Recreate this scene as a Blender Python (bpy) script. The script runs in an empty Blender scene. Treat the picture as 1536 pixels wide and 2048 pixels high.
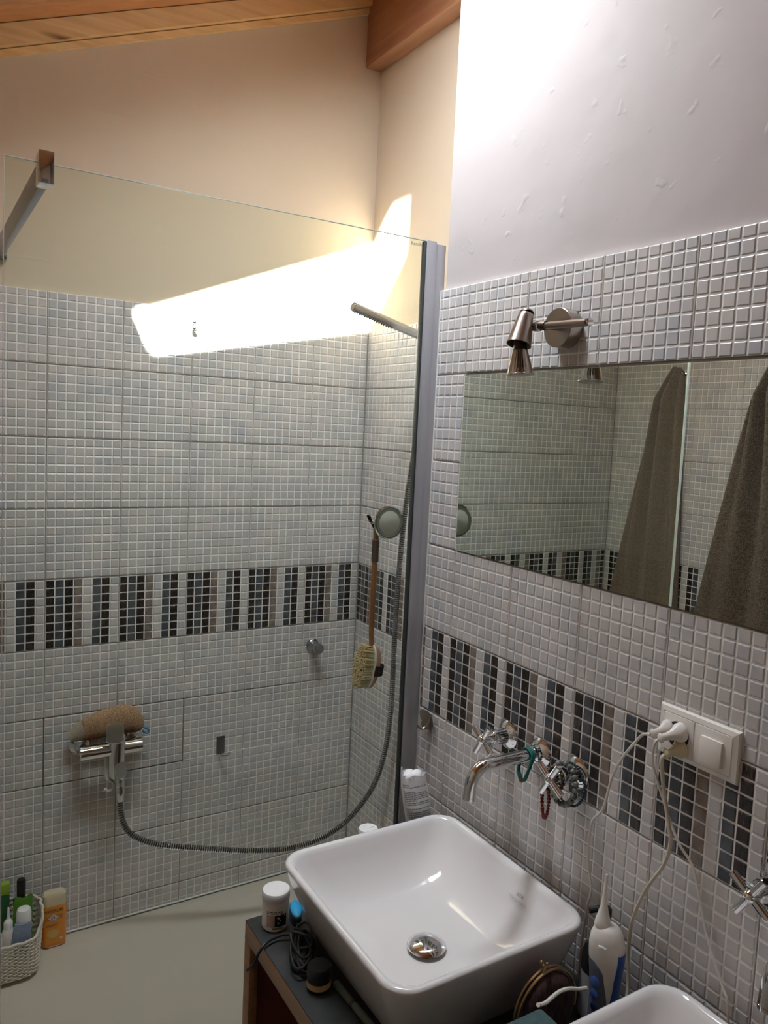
import bpy, bmesh, math, random
from mathutils import Vector, Matrix
random.seed(7)
SC = bpy.context.scene
COL = SC.collection

# ------------------------------------------------------------------ camera
cam_d = bpy.data.cameras.new('camera')
cam = bpy.data.objects.new('camera', cam_d)
COL.objects.link(cam)
CAM_R = (0.8473, -0.5289, 0.0489)
CAM_D = (-0.0051, -0.1003, -0.9949)
CAM_F = (0.5311, 0.8428, -0.0877)
r_, d_, f_ = Vector(CAM_R).normalized(), Vector(CAM_D), Vector(CAM_F).normalized()
u_ = r_.cross(f_).normalized()
f_ = u_.cross(r_).normalized()
cam.matrix_world = Matrix(((r_.x, u_.x, -f_.x, -1.320), (r_.y, u_.y, -f_.y, -2.3586),
                           (r_.z, u_.z, -f_.z, 1.7173), (0, 0, 0, 1)))
cam_d.sensor_fit = 'VERTICAL'
cam_d.sensor_height = 36.0
cam_d.lens = 1569.22 / 2048 * 36.0
cam_d.shift_x = -35.57 / 2048
cam_d.shift_y = -25.89 / 2048
cam_d.clip_start = 0.02
SC.camera = cam

# ------------------------------------------------------------------ sky, sun, exposure
world = bpy.data.worlds.new('sky')
SC.world = world
world.use_nodes = True
bg = world.node_tree.nodes['Background']
bg.inputs['Color'].default_value = (0.87, 0.925, 1.0, 1)
bg.inputs['Strength'].default_value = 38.0
sun_d = bpy.data.lights.new('sun', 'SUN')
sun = bpy.data.objects.new('sun', sun_d)
COL.objects.link(sun)
sun.location = (-2, -4, 6)
sun.rotation_euler = Vector((1.0, 2.38, -2.1)).to_track_quat('-Z', 'Y').to_euler()
sun_d.energy = 180.0
sun_d.color = (1.0, 0.975, 0.94)
sun_d.angle = math.radians(2.0)
SC.view_settings.view_transform = 'Standard'
SC.view_settings.look = 'None'
SC.view_settings.gamma = 1.0
SC.view_settings.use_curve_mapping = False
SC.view_settings.exposure = 0.2
cy = SC.cycles
cy.max_bounces = 14
cy.diffuse_bounces = 8
cy.glossy_bounces = 6
cy.transmission_bounces = 8
cy.transparent_max_bounces = 16
cy.sample_clamp_indirect = 6.0
cy.caustics_reflective = False
cy.caustics_refractive = False
cy.use_denoising = True

# ------------------------------------------------------------------ materials
def lin(r, g, b):
    f = lambda c: (c / 255) / 12.92 if c / 255 <= 0.04045 else (((c / 255) + 0.055) / 1.055) ** 2.4
    return (f(r), f(g), f(b), 1)

MATS = {}
def mat(name, color, rough=0.5, metal=0.0, noise=0.0, nscale=40.0, bump=0.0, bscale=120.0, stretch=(1, 1, 1),
        color2=None, spec=0.5, coat=0.0, trans=0.0, detail=3.0, sub=0.0, bdist=0.002):
    m = bpy.data.materials.new(name)
    m.use_nodes = True
    nt = m.node_tree
    p = nt.nodes['Principled BSDF']
    p.inputs['Base Color'].default_value = color
    p.inputs['Roughness'].default_value = rough
    p.inputs['Metallic'].default_value = metal
    p.inputs['Specular IOR Level'].default_value = spec
    p.inputs['Coat Weight'].default_value = coat
    p.inputs['Coat Roughness'].default_value = 0.05
    p.inputs['Transmission Weight'].default_value = trans
    if sub:
        p.inputs['Subsurface Weight'].default_value = sub
        p.inputs['Subsurface Radius'].default_value = (0.01, 0.006, 0.004)
    if noise or color2 or bump:
        geo = nt.nodes.new('ShaderNodeNewGeometry')
        mp = nt.nodes.new('ShaderNodeMapping')
        mp.inputs['Scale'].default_value = stretch
        nt.links.new(geo.outputs['Position'], mp.inputs['Vector'])
    if noise or color2:
        n = nt.nodes.new('ShaderNodeTexNoise')
        n.inputs['Scale'].default_value = nscale
        n.inputs['Detail'].default_value = detail
        nt.links.new(mp.outputs[0], n.inputs['Vector'])
        cr = nt.nodes.new('ShaderNodeValToRGB')
        c2 = color2 or tuple(max(0, c * (1 - noise)) for c in color[:3]) + (1,)
        cr.color_ramp.elements[0].position = 0.35
        cr.color_ramp.elements[1].position = 0.60
        cr.color_ramp.elements[0].color = c2
        cr.color_ramp.elements[1].color = color
        nt.links.new(n.outputs['Fac'], cr.inputs['Fac'])
        nt.links.new(cr.outputs['Color'], p.inputs['Base Color'])
    if bump:
        n2 = nt.nodes.new('ShaderNodeTexNoise')
        n2.inputs['Scale'].default_value = bscale
        n2.inputs['Detail'].default_value = 4
        nt.links.new(mp.outputs[0], n2.inputs['Vector'])
        b = nt.nodes.new('ShaderNodeBump')
        b.inputs['Strength'].default_value = bump
        b.inputs['Distance'].default_value = bdist
        nt.links.new(n2.outputs['Fac'], b.inputs['Height'])
        nt.links.new(b.outputs['Normal'], p.inputs['Normal'])
    MATS[name] = m
    return m

def wood(name, c1, c2, stretch=(2, 40, 40), rough=0.45, knots=True):
    m = bpy.data.materials.new(name)
    m.use_nodes = True
    nt = m.node_tree
    p = nt.nodes['Principled BSDF']
    p.inputs['Roughness'].default_value = rough
    geo = nt.nodes.new('ShaderNodeNewGeometry')
    mp = nt.nodes.new('ShaderNodeMapping')
    mp.inputs['Scale'].default_value = stretch
    nt.links.new(geo.outputs['Position'], mp.inputs['Vector'])
    n = nt.nodes.new('ShaderNodeTexNoise')
    n.inputs['Scale'].default_value = 1.0
    n.inputs['Detail'].default_value = 6
    n.inputs['Distortion'].default_value = 0.6
    nt.links.new(mp.outputs[0], n.inputs['Vector'])
    cr = nt.nodes.new('ShaderNodeValToRGB')
    cr.color_ramp.elements[0].position = 0.3
    cr.color_ramp.elements[1].position = 0.7
    cr.color_ramp.elements[0].color = c2
    cr.color_ramp.elements[1].color = c1
    nt.links.new(n.outputs['Fac'], cr.inputs['Fac'])
    out = cr.outputs['Color']
    if knots:
        v = nt.nodes.new('ShaderNodeTexVoronoi')
        v.inputs['Scale'].default_value = 1.0
        mp2 = nt.nodes.new('ShaderNodeMapping')
        mp2.inputs['Scale'].default_value = tuple(max(s * 0.22, 1.5) for s in stretch)
        nt.links.new(geo.outputs['Position'], mp2.inputs['Vector'])
        nt.links.new(mp2.outputs[0], v.inputs['Vector'])
        cr2 = nt.nodes.new('ShaderNodeValToRGB')
        cr2.color_ramp.elements[0].position = 0.05
        cr2.color_ramp.elements[1].position = 0.13
        cr2.color_ramp.elements[0].color = (0.25, 0.18, 0.14, 1)
        cr2.color_ramp.elements[1].color = (1, 1, 1, 1)
        nt.links.new(v.outputs['Distance'], cr2.inputs['Fac'])
        mx = nt.nodes.new('ShaderNodeMix')
        mx.data_type = 'RGBA'
        mx.blend_type = 'MULTIPLY'
        mx.inputs[0].default_value = 1.0
        nt.links.new(out, mx.inputs[6])
        nt.links.new(cr2.outputs['Color'], mx.inputs[7])
        out = mx.outputs[2]
    nt.links.new(out, p.inputs['Base Color'])
    MATS[name] = m
    return m

def plaster(name, color):
    m = mat(name, color, rough=0.85, spec=0.2)
    nt = m.node_tree
    p = nt.nodes['Principled BSDF']
    geo = nt.nodes.new('ShaderNodeNewGeometry')
    n1 = nt.nodes.new('ShaderNodeTexNoise')
    n1.inputs['Scale'].default_value = 5
    n1.inputs['Detail'].default_value = 3
    nt.links.new(geo.outputs['Position'], n1.inputs['Vector'])
    mp = nt.nodes.new('ShaderNodeMapping')
    mp.inputs['Rotation'].default_value = (0.7, 0.5, 0.6)
    mp.inputs['Scale'].default_value = (3, 26, 26)
    nt.links.new(geo.outputs['Position'], mp.inputs['Vector'])
    n2 = nt.nodes.new('ShaderNodeTexNoise')
    n2.inputs['Scale'].default_value = 1
    n2.inputs['Detail'].default_value = 2
    nt.links.new(mp.outputs[0], n2.inputs['Vector'])
    cr = nt.nodes.new('ShaderNodeValToRGB')
    cr.color_ramp.elements[0].position = 0.66
    cr.color_ramp.elements[1].position = 0.76
    nt.links.new(n2.outputs['Fac'], cr.inputs['Fac'])
    ad = nt.nodes.new('ShaderNodeMath')
    ad.operation = 'MULTIPLY_ADD'
    ad.inputs[1].default_value = 0.12
    nt.links.new(cr.outputs['Color'], ad.inputs[0])
    nt.links.new(n1.outputs['Fac'], ad.inputs[2])
    b = nt.nodes.new('ShaderNodeBump')
    b.inputs['Strength'].default_value = 0.5
    b.inputs['Distance'].default_value = 0.012
    nt.links.new(ad.outputs[0], b.inputs['Height'])
    nt.links.new(b.outputs['Normal'], p.inputs['Normal'])
    return m

plaster('plaster_warm_bounce', lin(208, 194, 172))  # warm bounce off the pine ceiling is put into this plaster colour
plaster('plaster_white', lin(186, 178, 176))
mat('grout', lin(166, 159, 152), rough=0.9)
mat('tile_groove', lin(244, 241, 237), rough=0.45)
mat('glaze_pale', lin(204, 198, 194), rough=0.28, color2=lin(190, 187, 187), nscale=11, detail=1.0)
mat('glaze_grey', lin(201, 196, 193), rough=0.27, color2=lin(190, 187, 186), nscale=11, detail=1.0)
mat('glaze_blue', lin(194, 192, 193), rough=0.27, color2=lin(183, 183, 186), nscale=11, detail=1.0)
mat('glaze_dark', lin(30, 24, 22), rough=0.2, color2=lin(58, 48, 43), nscale=6, stretch=(60, 60, 9), bump=0.25, bscale=60)
_r = [n for n in MATS['glaze_dark'].node_tree.nodes if n.type == 'VALTORGB'][0].color_ramp
_e = _r.elements.new(0.72); _e.color = lin(104, 92, 84)
_e = _r.elements.new(0.66); _e.color = lin(34, 28, 25)
mat('glaze_slate', lin(88, 91, 96), rough=0.14, color2=lin(62, 64, 68), nscale=22)
mat('glaze_taupe', lin(138, 124, 114), rough=0.2, color2=lin(112, 100, 91), nscale=50, bump=0.2, bscale=90)
wood('pine_pale', lin(238, 208, 156), lin(218, 180, 124), stretch=(3, 50, 50))
wood('pine_board', lin(190, 134, 86), lin(164, 110, 68), stretch=(3, 30, 30), knots=False)
wood('pine_beam', lin(166, 122, 92), lin(146, 102, 74), stretch=(40, 3, 40))
wood('ply_edge', lin(152, 114, 80), lin(128, 92, 62), stretch=(60, 4, 60), knots=False)
wood('cabinet_wood', lin(132, 88, 58), lin(110, 70, 44), stretch=(30, 30, 3))
mat('absorber_door_grey', lin(148, 146, 142), rough=0.5)
mat('cabinet_inside', lin(96, 44, 34), rough=0.6)
mat('slate_top', lin(60, 62, 62), rough=0.68, spec=0.25, color2=lin(42, 43, 44), nscale=9, bump=0.1, bscale=200)
mat('chrome', (0.82, 0.82, 0.83, 1), rough=0.06, metal=1.0)
mat('chrome_worn', (0.62, 0.61, 0.6, 1), rough=0.2, metal=1.0)
mat('nickel', lin(174, 164, 154), rough=0.28, metal=1.0)
mat('nickel_bright', lin(214, 206, 198), rough=0.24, metal=1.0)
mat('nickel_dark', lin(96, 86, 78), rough=0.35, metal=1.0)
mat('aluminium', lin(182, 182, 188), rough=0.38, metal=0.55)
mat('dark_seal', lin(50, 54, 52), rough=0.5)
mat('ceramic', lin(232, 229, 228), rough=0.07, coat=0.3)
mat('tray_acrylic', lin(198, 190, 176), rough=0.22)
mat('white_plastic', lin(232, 226, 218), rough=0.32)
mat('white_matt', lin(235, 233, 232), rough=0.55)
mat('cream_plastic', lin(214, 204, 168), rough=0.35)
mat('cable_white', lin(222, 216, 206), rough=0.45)
mat('cable_cream', lin(206, 196, 176), rough=0.45)
mat('black_plastic', lin(22, 22, 24), rough=0.3)
mat('black_cord', lin(20, 20, 22), rough=0.55)
mat('panel_gap', lin(112, 106, 98), rough=0.9)
mat('chrome_dark', (0.42, 0.42, 0.42, 1), rough=0.16, metal=1.0)
mat('hose_groove', (0.03, 0.03, 0.03, 1), rough=0.5, metal=0.0)
mat('shadow_gap', lin(60, 54, 48), rough=0.9)
mat('print_dark', lin(40, 36, 34), rough=0.6)
mat('print_grey', lin(120, 118, 120), rough=0.6)
mat('print_faint', lin(170, 168, 170), rough=0.4)
mat('towel_olive', lin(150, 132, 116), rough=1.0, noise=0.25, nscale=160, bump=1.0, bscale=330, spec=0.1, bdist=0.004)
mat('towel_grey', lin(134, 120, 107), rough=1.0, noise=0.35, nscale=120, bump=1.0, bscale=260, spec=0.1, bdist=0.006)
mat('mitt_terry', lin(196, 162, 128), rough=1.0, color2=lin(156, 124, 94), nscale=260, bump=1.0, bscale=420, spec=0.1, bdist=0.005)
mat('mitt_cuff', lin(172, 160, 140), rough=0.95, noise=0.2, nscale=200, bump=0.5, bscale=500)
mat('blue_loop', lin(70, 130, 165), rough=0.8)
mat('wicker_white', lin(226, 216, 202), rough=0.6, noise=0.12, nscale=180)
mat('bristle', lin(226, 208, 164), rough=0.8, noise=0.15, nscale=200)
wood('beech', lin(205, 160, 122), lin(186, 140, 102), stretch=(60, 60, 6), knots=False)
wood('handle_wood', lin(166, 112, 66), lin(140, 90, 50), stretch=(80, 80, 6), knots=False)
mat('brown_leather', lin(92, 66, 54), rough=0.6, noise=0.2, nscale=200)
mat('dark_strap', lin(54, 38, 36), rough=0.8, noise=0.3, nscale=300)
mat('green_pack', lin(92, 150, 36), rough=0.35, noise=0.15, nscale=30)
mat('lime_pack', lin(140, 176, 50), rough=0.35, noise=0.1, nscale=20)
mat('deep_green', lin(30, 84, 48), rough=0.4)
mat('sponge_blue', lin(134, 146, 168), rough=0.95, noise=0.2, nscale=300, bump=0.6, bscale=600)
mat('amber_gel', lin(226, 142, 40), rough=0.18, coat=0.4)
mat('clear_cap', lin(214, 200, 170), rough=0.25)
mat('amber_band', lin(186, 110, 24), rough=0.3)
mat('cream_oval', lin(214, 172, 90), rough=0.4)
mat('emblem_pale', lin(214, 200, 196), rough=0.4)
mat('emblem_violet', lin(96, 84, 110), rough=0.4)
mat('label_black', lin(18, 18, 22), rough=0.5)
mat('label_taupe', lin(186, 164, 152), rough=0.5)
mat('label_olive', lin(136, 132, 60), rough=0.5)
mat('gadget_blue', lin(20, 150, 205), rough=0.25)
mat('flosser_blue', lin(46, 82, 160), rough=0.4)
mat('flosser_dark', lin(96, 102, 116), rough=0.5)
mat('button_blue', lin(70, 102, 178), rough=0.3)
mat('button_navy', lin(30, 40, 110), rough=0.3)
mat('purse_velvet', lin(88, 60, 62), rough=1.0, color2=lin(56, 38, 42), nscale=3, stretch=(60, 60, 16), bump=0.5, bscale=150)
mat('brass', lin(168, 140, 106), rough=0.32, metal=1.0)
mat('teal_cloth', lin(62, 86, 88), rough=0.95, noise=0.25, nscale=120, bump=0.4, bscale=300)
mat('teal_cord', lin(16, 106, 98), rough=0.6)
mat('bead_red', lin(110, 24, 18), rough=0.12, noise=0.35, nscale=200)
mat('bead_grey', lin(126, 122, 112), rough=0.2, noise=0.3, nscale=120, color2=lin(88, 96, 92))
mat('bead_blue', lin(28, 52, 72), rough=0.15)
mat('bead_brown', lin(80, 58, 32), rough=0.15, noise=0.3, nscale=160)
mat('charm', lin(170, 176, 172), rough=0.3)
mat('tube_green', lin(98, 108, 100), rough=0.3, metal=0.3)
mat('jar_band', lin(186, 152, 112), rough=0.5)
mat('bag_film', lin(228, 228, 230), rough=0.3)
mat('cotton', lin(246, 246, 248), rough=1.0)
mat('floor_tile', lin(118, 106, 94), rough=0.4, noise=0.15, nscale=6)
mat('rubber_grey', lin(176, 178, 170), rough=0.3)
mat('rubber_white', lin(226, 222, 214), rough=0.35)
mat('sun_mask_cloth', lin(150, 146, 140), rough=0.95)
mat('glass_edge', lin(236, 244, 238), rough=0.2, spec=0.8)
mat('mirror_edge', lin(60, 62, 58), rough=0.3)

def glass(name, tint, refl=1.0):
    m = bpy.data.materials.new(name)
    m.use_nodes = True
    nt = m.node_tree
    nt.nodes.remove(nt.nodes['Principled BSDF'])
    out = nt.nodes['Material Output']
    t = nt.nodes.new('ShaderNodeBsdfTransparent')
    t.inputs['Color'].default_value = tint
    g = nt.nodes.new('ShaderNodeBsdfGlossy')
    g.inputs['Roughness'].default_value = 0.01
    fr = nt.nodes.new('ShaderNodeFresnel')
    fr.inputs['IOR'].default_value = 1.45
    ml = nt.nodes.new('ShaderNodeMath')
    ml.operation = 'MULTIPLY'
    ml.inputs[1].default_value = refl
    mx = nt.nodes.new('ShaderNodeMixShader')
    ge = nt.nodes.new('ShaderNodeNewGeometry')
    inv = nt.nodes.new('ShaderNodeMath')
    inv.operation = 'SUBTRACT'
    inv.inputs[0].default_value = 1.0
    nt.links.new(ge.outputs['Backfacing'], inv.inputs[1])
    m2 = nt.nodes.new('ShaderNodeMath')
    m2.operation = 'MULTIPLY'
    nt.links.new(fr.outputs[0], ml.inputs[0])
    nt.links.new(ml.outputs[0], m2.inputs[0])
    nt.links.new(inv.outputs[0], m2.inputs[1])
    nt.links.new(m2.outputs[0], mx.inputs['Fac'])
    nt.links.new(t.outputs[0], mx.inputs[1])
    nt.links.new(g.outputs[0], mx.inputs[2])
    nt.links.new(mx.outputs[0], out.inputs['Surface'])
    MATS[name] = m
    return m
glass('shower_glass', (0.955, 0.985, 0.958, 1))
glass('window_glass', (0.98, 0.99, 0.99, 1), 0.6)
glass('jar_glass', (0.8, 0.8, 0.78, 1))
def mirror_mat():
    m = mat('mirror_silver', (0.80, 0.86, 0.79, 1), rough=0.0, metal=1.0)
    return m
mirror_mat()

# ------------------------------------------------------------------ mesh builder
def V(*a): return Vector(a)
def basis(axis):
    a = Vector(axis).normalized()
    t = Vector((0, 0, 1)) if abs(a.z) < 0.95 else Vector((1, 0, 0))
    x = t.cross(a).normalized()
    y = a.cross(x).normalized()
    return x, y, a

class MB:
    """collects shapes (world coordinates) and links them as ONE mesh object"""
    def __init__(self):
        self.v, self.f, self.mi, self.mats = [], [], [], []
    def m(self, name):
        if name not in self.mats: self.mats.append(name)
        return self.mats.index(name)
    def add(self, verts, faces, mt):
        b = len(self.v); i = self.m(mt)
        self.v += [tuple(p) for p in verts]
        for f in faces:
            self.f.append(tuple(b + k for k in f)); self.mi.append(i)
        return self
    def box(self, lo, hi, mt, bev=0.0, rot=None, seg=2, about=None):
        bm = bmesh.new()
        c = [(lo[k] + hi[k]) / 2 for k in range(3)]; s = [hi[k] - lo[k] for k in range(3)]
        bmesh.ops.create_cube(bm, size=1.0)
        for p in bm.verts: p.co = Vector((p.co.x * s[0], p.co.y * s[1], p.co.z * s[2]))
        if bev > 0:
            bmesh.ops.bevel(bm, geom=list(bm.edges), offset=min(bev, 0.49 * min(s)), segments=seg, profile=0.5, affect='EDGES')
        R = rot if rot is not None else Matrix.Identity(3)
        vs = [R @ p.co + Vector(c) for p in bm.verts]
        bm.verts.index_update()
        fs = [[q.index for q in f.verts] for f in bm.faces]
        bm.free()
        return self.add(vs, fs, mt)
    def rings(self, rings, mt, cap0=True, cap1=True, closed=False):
        n = len(rings[0]); vs = [p for r in rings for p in r]; fs = []
        R = len(rings)
        for i in range(R if closed else R - 1):
            a, b = i * n, ((i + 1) % R) * n
            for k in range(n):
                fs.append((a + k, a + (k + 1) % n, b + (k + 1) % n, b + k))
        if not closed:
            if cap0: fs.append(tuple(reversed(range(n))))
            if cap1: fs.append(tuple((R - 1) * n + k for k in range(n)))
        return self.add(vs, fs, mt)
    def lathe(self, at, axis, prof, mt, seg=28, cap0=True, cap1=True, sx=1.0, sy=1.0, xref=None):
        x, y, a = basis(axis)
        if xref is not None:
            x = Vector(xref).normalized(); y = a.cross(x).normalized()
        at = Vector(at); rg = []
        for h, r in prof:
            rg.append([at + a * h + (x * math.cos(t) * sx + y * math.sin(t) * sy) * r for t in [2 * math.pi * k / seg for k in range(seg)]])
        return self.rings(rg, mt, cap0, cap1)
    def cyl(self, p0, p1, r, mt, r2=None, seg=20, bev=0.0):
        p0, p1 = Vector(p0), Vector(p1); L = (p1 - p0).length
        r2 = r if r2 is None else r2
        if bev > 0: prof = [(0, r - bev), (bev, r), (L - bev, r2), (L, r2 - bev)]
        else: prof = [(0, r), (L, r2)]
        return self.lathe(p0, p1 - p0, prof, mt, seg)
    def ball(self, c, r, mt, seg=14, rg=8, s=(1, 1, 1)):
        prof = []
        vs = [Vector(c) + Vector((0, 0, -r * s[2]))]; fs = []
        for i in range(1, rg):
            t = math.pi * i / rg
            for k in range(seg):
                p = 2 * math.pi * k / seg
                vs.append(Vector(c) + Vector((r * s[0] * math.sin(t) * math.cos(p), r * s[1] * math.sin(t) * math.sin(p), -r * s[2] * math.cos(t))))
        vs.append(Vector(c) + Vector((0, 0, r * s[2])))
        for k in range(seg):
            fs.append((0, 1 + (k + 1) % seg, 1 + k))
            top = len(vs) - 1; b = 1 + (rg - 2) * seg
            fs.append((top, b + k, b + (k + 1) % seg))
        for i in range(rg - 2):
            for k in range(seg):
                a, b = 1 + i * seg, 1 + (i + 1) * seg
                fs.append((a + k, a + (k + 1) % seg, b + (k + 1) % seg, b + k))
        return self.add(vs, fs, mt)
    def tube(self, pts, r, mt, seg=8, closed=False, rfun=None, flat=None):
        pts = [Vector(p) for p in pts]; n = len(pts); rg = []
        px = None
        for i, p in enumerate(pts):
            if closed: t = pts[(i + 1) % n] - pts[i - 1]
            else: t = pts[min(i + 1, n - 1)] - pts[max(i - 1, 0)]
            t.normalize()
            if px is None: x, y, _ = basis(t)
            else:
                x = (px - t * px.dot(t)).normalized(); y = t.cross(x)
            px = x
            rr = rfun(i) if rfun else r
            rg.append([p + (x * math.cos(q) + y * math.sin(q)) * rr for q in [2 * math.pi * k / seg for k in range(seg)]])
        return self.rings(rg, mt, closed=closed)
    def grid(self, fn, nu, nv, mt, wrap_u=False):
        vs = [fn(i / nu, j / nv) for j in range(nv + 1) for i in range(nu + (0 if wrap_u else 1))]
        w = nu + (0 if wrap_u else 1); fs = []
        for j in range(nv):
            for i in range(nu):
                a = j * w + i; b = j * w + (i + 1) % w
                fs.append((a, b, b + w, a + w))
        return self.add(vs, fs, mt)
    def prism(self, poly, d, mt):
        """poly: list of 3D points (planar), extruded by vector d"""
        n = len(poly); d = Vector(d)
        vs = [Vector(p) for p in poly] + [Vector(p) + d for p in poly]
        fs = [tuple(reversed(range(n))), tuple(n + k for k in range(n))]
        for k in range(n): fs.append((k, (k + 1) % n, n + (k + 1) % n, n + k))
        return self.add(vs, fs, mt)
    def text(self, s, origin, xdir, ydir, size, mt, width=None, lift=0.0004):
        cu = bpy.data.curves.new('lettering', 'FONT')
        cu.body = s; cu.size = 1.0
        ob = bpy.data.objects.new('lettering', cu)
        COL.objects.link(ob)
        bpy.context.view_layer.update()
        me = ob.to_mesh()
        xs = [p.co.x for p in me.vertices] or [0, 1]
        w = max(xs) - min(xs)
        x, y = Vector(xdir).normalized(), Vector(ydir).normalized(); nrm = x.cross(y)
        sx = (width / w) if width else size
        vs = [Vector(origin) + x * (p.co.x - min(xs)) * sx + y * p.co.y * size + nrm * lift for p in me.vertices]
        fs = [list(f.vertices) for f in me.polygons]
        ob.to_mesh_clear()
        COL.objects.unlink(ob); bpy.data.objects.remove(ob)
        return self.add(vs, fs, mt)
    def transform(self, M):
        self.v = [tuple(M @ Vector(p)) for p in self.v]
        return self
    def mesh(self, name, origin=(0, 0, 0), smooth=40):
        me = bpy.data.meshes.new(name)
        o = Vector(origin)
        me.from_pydata([tuple(Vector(p) - o) for p in self.v], [], self.f)
        for mt in self.mats: me.materials.append(MATS[mt])
        me.polygons.foreach_set('material_index', self.mi)
        if smooth:
            me.polygons.foreach_set('use_smooth', [True] * len(self.f))
            me.update()
            me.set_sharp_from_angle(angle=math.radians(smooth))
        me.update()
        return me
    def build(self, name, parent=None, origin=None, smooth=40):
        if origin is None: origin = root_loc(parent) if parent else (0, 0, 0)
        ob = bpy.data.objects.new(name, self.mesh(name, origin, smooth))
        COL.objects.link(ob)
        if parent: ob.parent = parent
        else: ob.location = origin
        return ob

def root_loc(o):
    p = Vector((0, 0, 0))
    while o is not None:
        p = p + Vector(o.location); o = o.parent
    return p
def thing(name, label, cat, loc, group=None):
    o = bpy.data.objects.new(name, None)
    o.empty_display_size = 0.03
    COL.objects.link(o); o.location = loc
    o['label'] = label; o['category'] = cat
    if group: o['group'] = group
    return o
def tag(o, label, cat, group=None):
    o['label'] = label; o['category'] = cat
    if group: o['group'] = group
    return o
def structure(o, label=None, cat=None):
    o['kind'] = 'structure'
    if label: o['label'] = label
    if cat: o['category'] = cat
    return o
def stuff(o):
    o['kind'] = 'stuff'; return o
def dup(root, off, label, group=None, skip=()):
    r = root.copy(); COL.objects.link(r); r.location = Vector(root.location) + Vector(off); r['label'] = label
    if group: r['group'] = group
    for ch in list(root.children):
        if ch in skip: continue
        c = ch.copy(); COL.objects.link(c); c.parent = r
        for g in ch.children:
            e = g.copy(); COL.objects.link(e); e.parent = c
    return r
def smoothpath(pts, n=12):
    """Catmull-Rom through pts"""
    P = [Vector(p) for p in pts]; P = [P[0] * 2 - P[1]] + P + [P[-1] * 2 - P[-2]]; out = []
    for i in range(1, len(P) - 2):
        a, b, c, d = P[i - 1], P[i], P[i + 1], P[i + 2]
        for k in range(n):
            t = k / n
            out.append(0.5 * ((2 * b) + (c - a) * t + (2 * a - 5 * b + 4 * c - d) * t * t + (3 * b - a - 3 * c + d) * t ** 3))
    out.append(P[-2]); return out

# ------------------------------------------------------------------ room dimensions
XL = -1.75           # left wall tile face
XM = -0.268          # mirror wall tile face
YM = -0.8125         # far end of the mirror wall
YF = -3.3            # wall behind the camera
TOP = 2.045          # top of the tiling
P = 0.2              # tile pitch
def zc(x): return 3.15 + 0.4065 * x      # underside of the sloping ceiling

# ------------------------------------------------------------------ the large structure
def wall(name, label, mt, boxes):
    b = MB()
    for lo, hi in boxes: b.box(lo, hi, mt)
    w = b.build(name, smooth=0)
    return structure(w, label, 'wall')

wb = MB()   # back wall follows the slope of the ceiling
wb.prism([(XL - 0.12, 0.008, 0), (0.1, 0.008, 0), (0.1, 0.008, 3.4), (XL - 0.12, 0.008, zc(XL) + 0.25)], (0, 0.12, 0), 'plaster_warm_bounce')
wall_back = structure(wb.build('wall_back', smooth=0), 'plastered back wall of the shower, mosaic tiled below', 'wall')
wall_side = wall('wall_right', 'plastered right wall inside the shower, mosaic tiled below', 'plaster_warm_bounce', [((0.008, -0.9, 0), (0.1, 0.008, 3.4))])
wm = MB()
wm.box((-0.258, YF, 0), (0.1, YM - 0.0095, 3.5), 'plaster_white')
wall_mirror = structure(wm.build('wall_mirror', smooth=0), 'white plastered wall with mirror and taps, mosaic tiled below', 'wall')
wl = MB()
wl.box((XL - 0.13, YF, 0), (XL - 0.01, 0.12, 2.75), 'plaster_warm_bounce')
wall_left = structure(wl.build('wall_left', smooth=0), 'left wall with hanging towels, mosaic tiled', 'wall')
wf = MB()   # wall behind the camera
wf.box((XL - 0.13, YF - 0.12, 0), (0.1, YF, 3.5), 'plaster_warm_bounce')
wall_front = structure(wf.build('wall_front', smooth=0), 'plain plastered wall behind the viewer', 'wall')
dr = MB(); dr.box((-1.5, YF + 0.0005, 0.0), (-0.62, YF + 0.045, 2.05), 'absorber_door_grey', 0.003)  # unseen door, added to soak up fill light behind the camera
door = structure(dr.build('absorber_door_1'), 'grey door added behind the viewer to absorb stray light', 'door')
dr = MB()
for z0, z1 in ((.15, .95), (1.08, 1.9)): dr.box((-1.38, YF + 0.0455, z0), (-0.74, YF + 0.055, z1), 'absorber_door_grey', 0.004)
dr.build('panel', door)
dr = MB(); dr.tube([(-0.70, YF + .045, 1.02), (-0.70, YF + .09, 1.02), (-0.73, YF + .097, 1.02), (-0.82, YF + .097, 1.02)], .009, 'chrome_worn', seg=10); dr.build('handle', door)
b = MB()
b.box((XL - 0.13, YF - 0.12, -0.1), (0.1, 0.12, 0), 'floor_tile')
floor = structure(b.build('floor', smooth=0), 'beige bathroom floor', 'floor')
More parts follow.
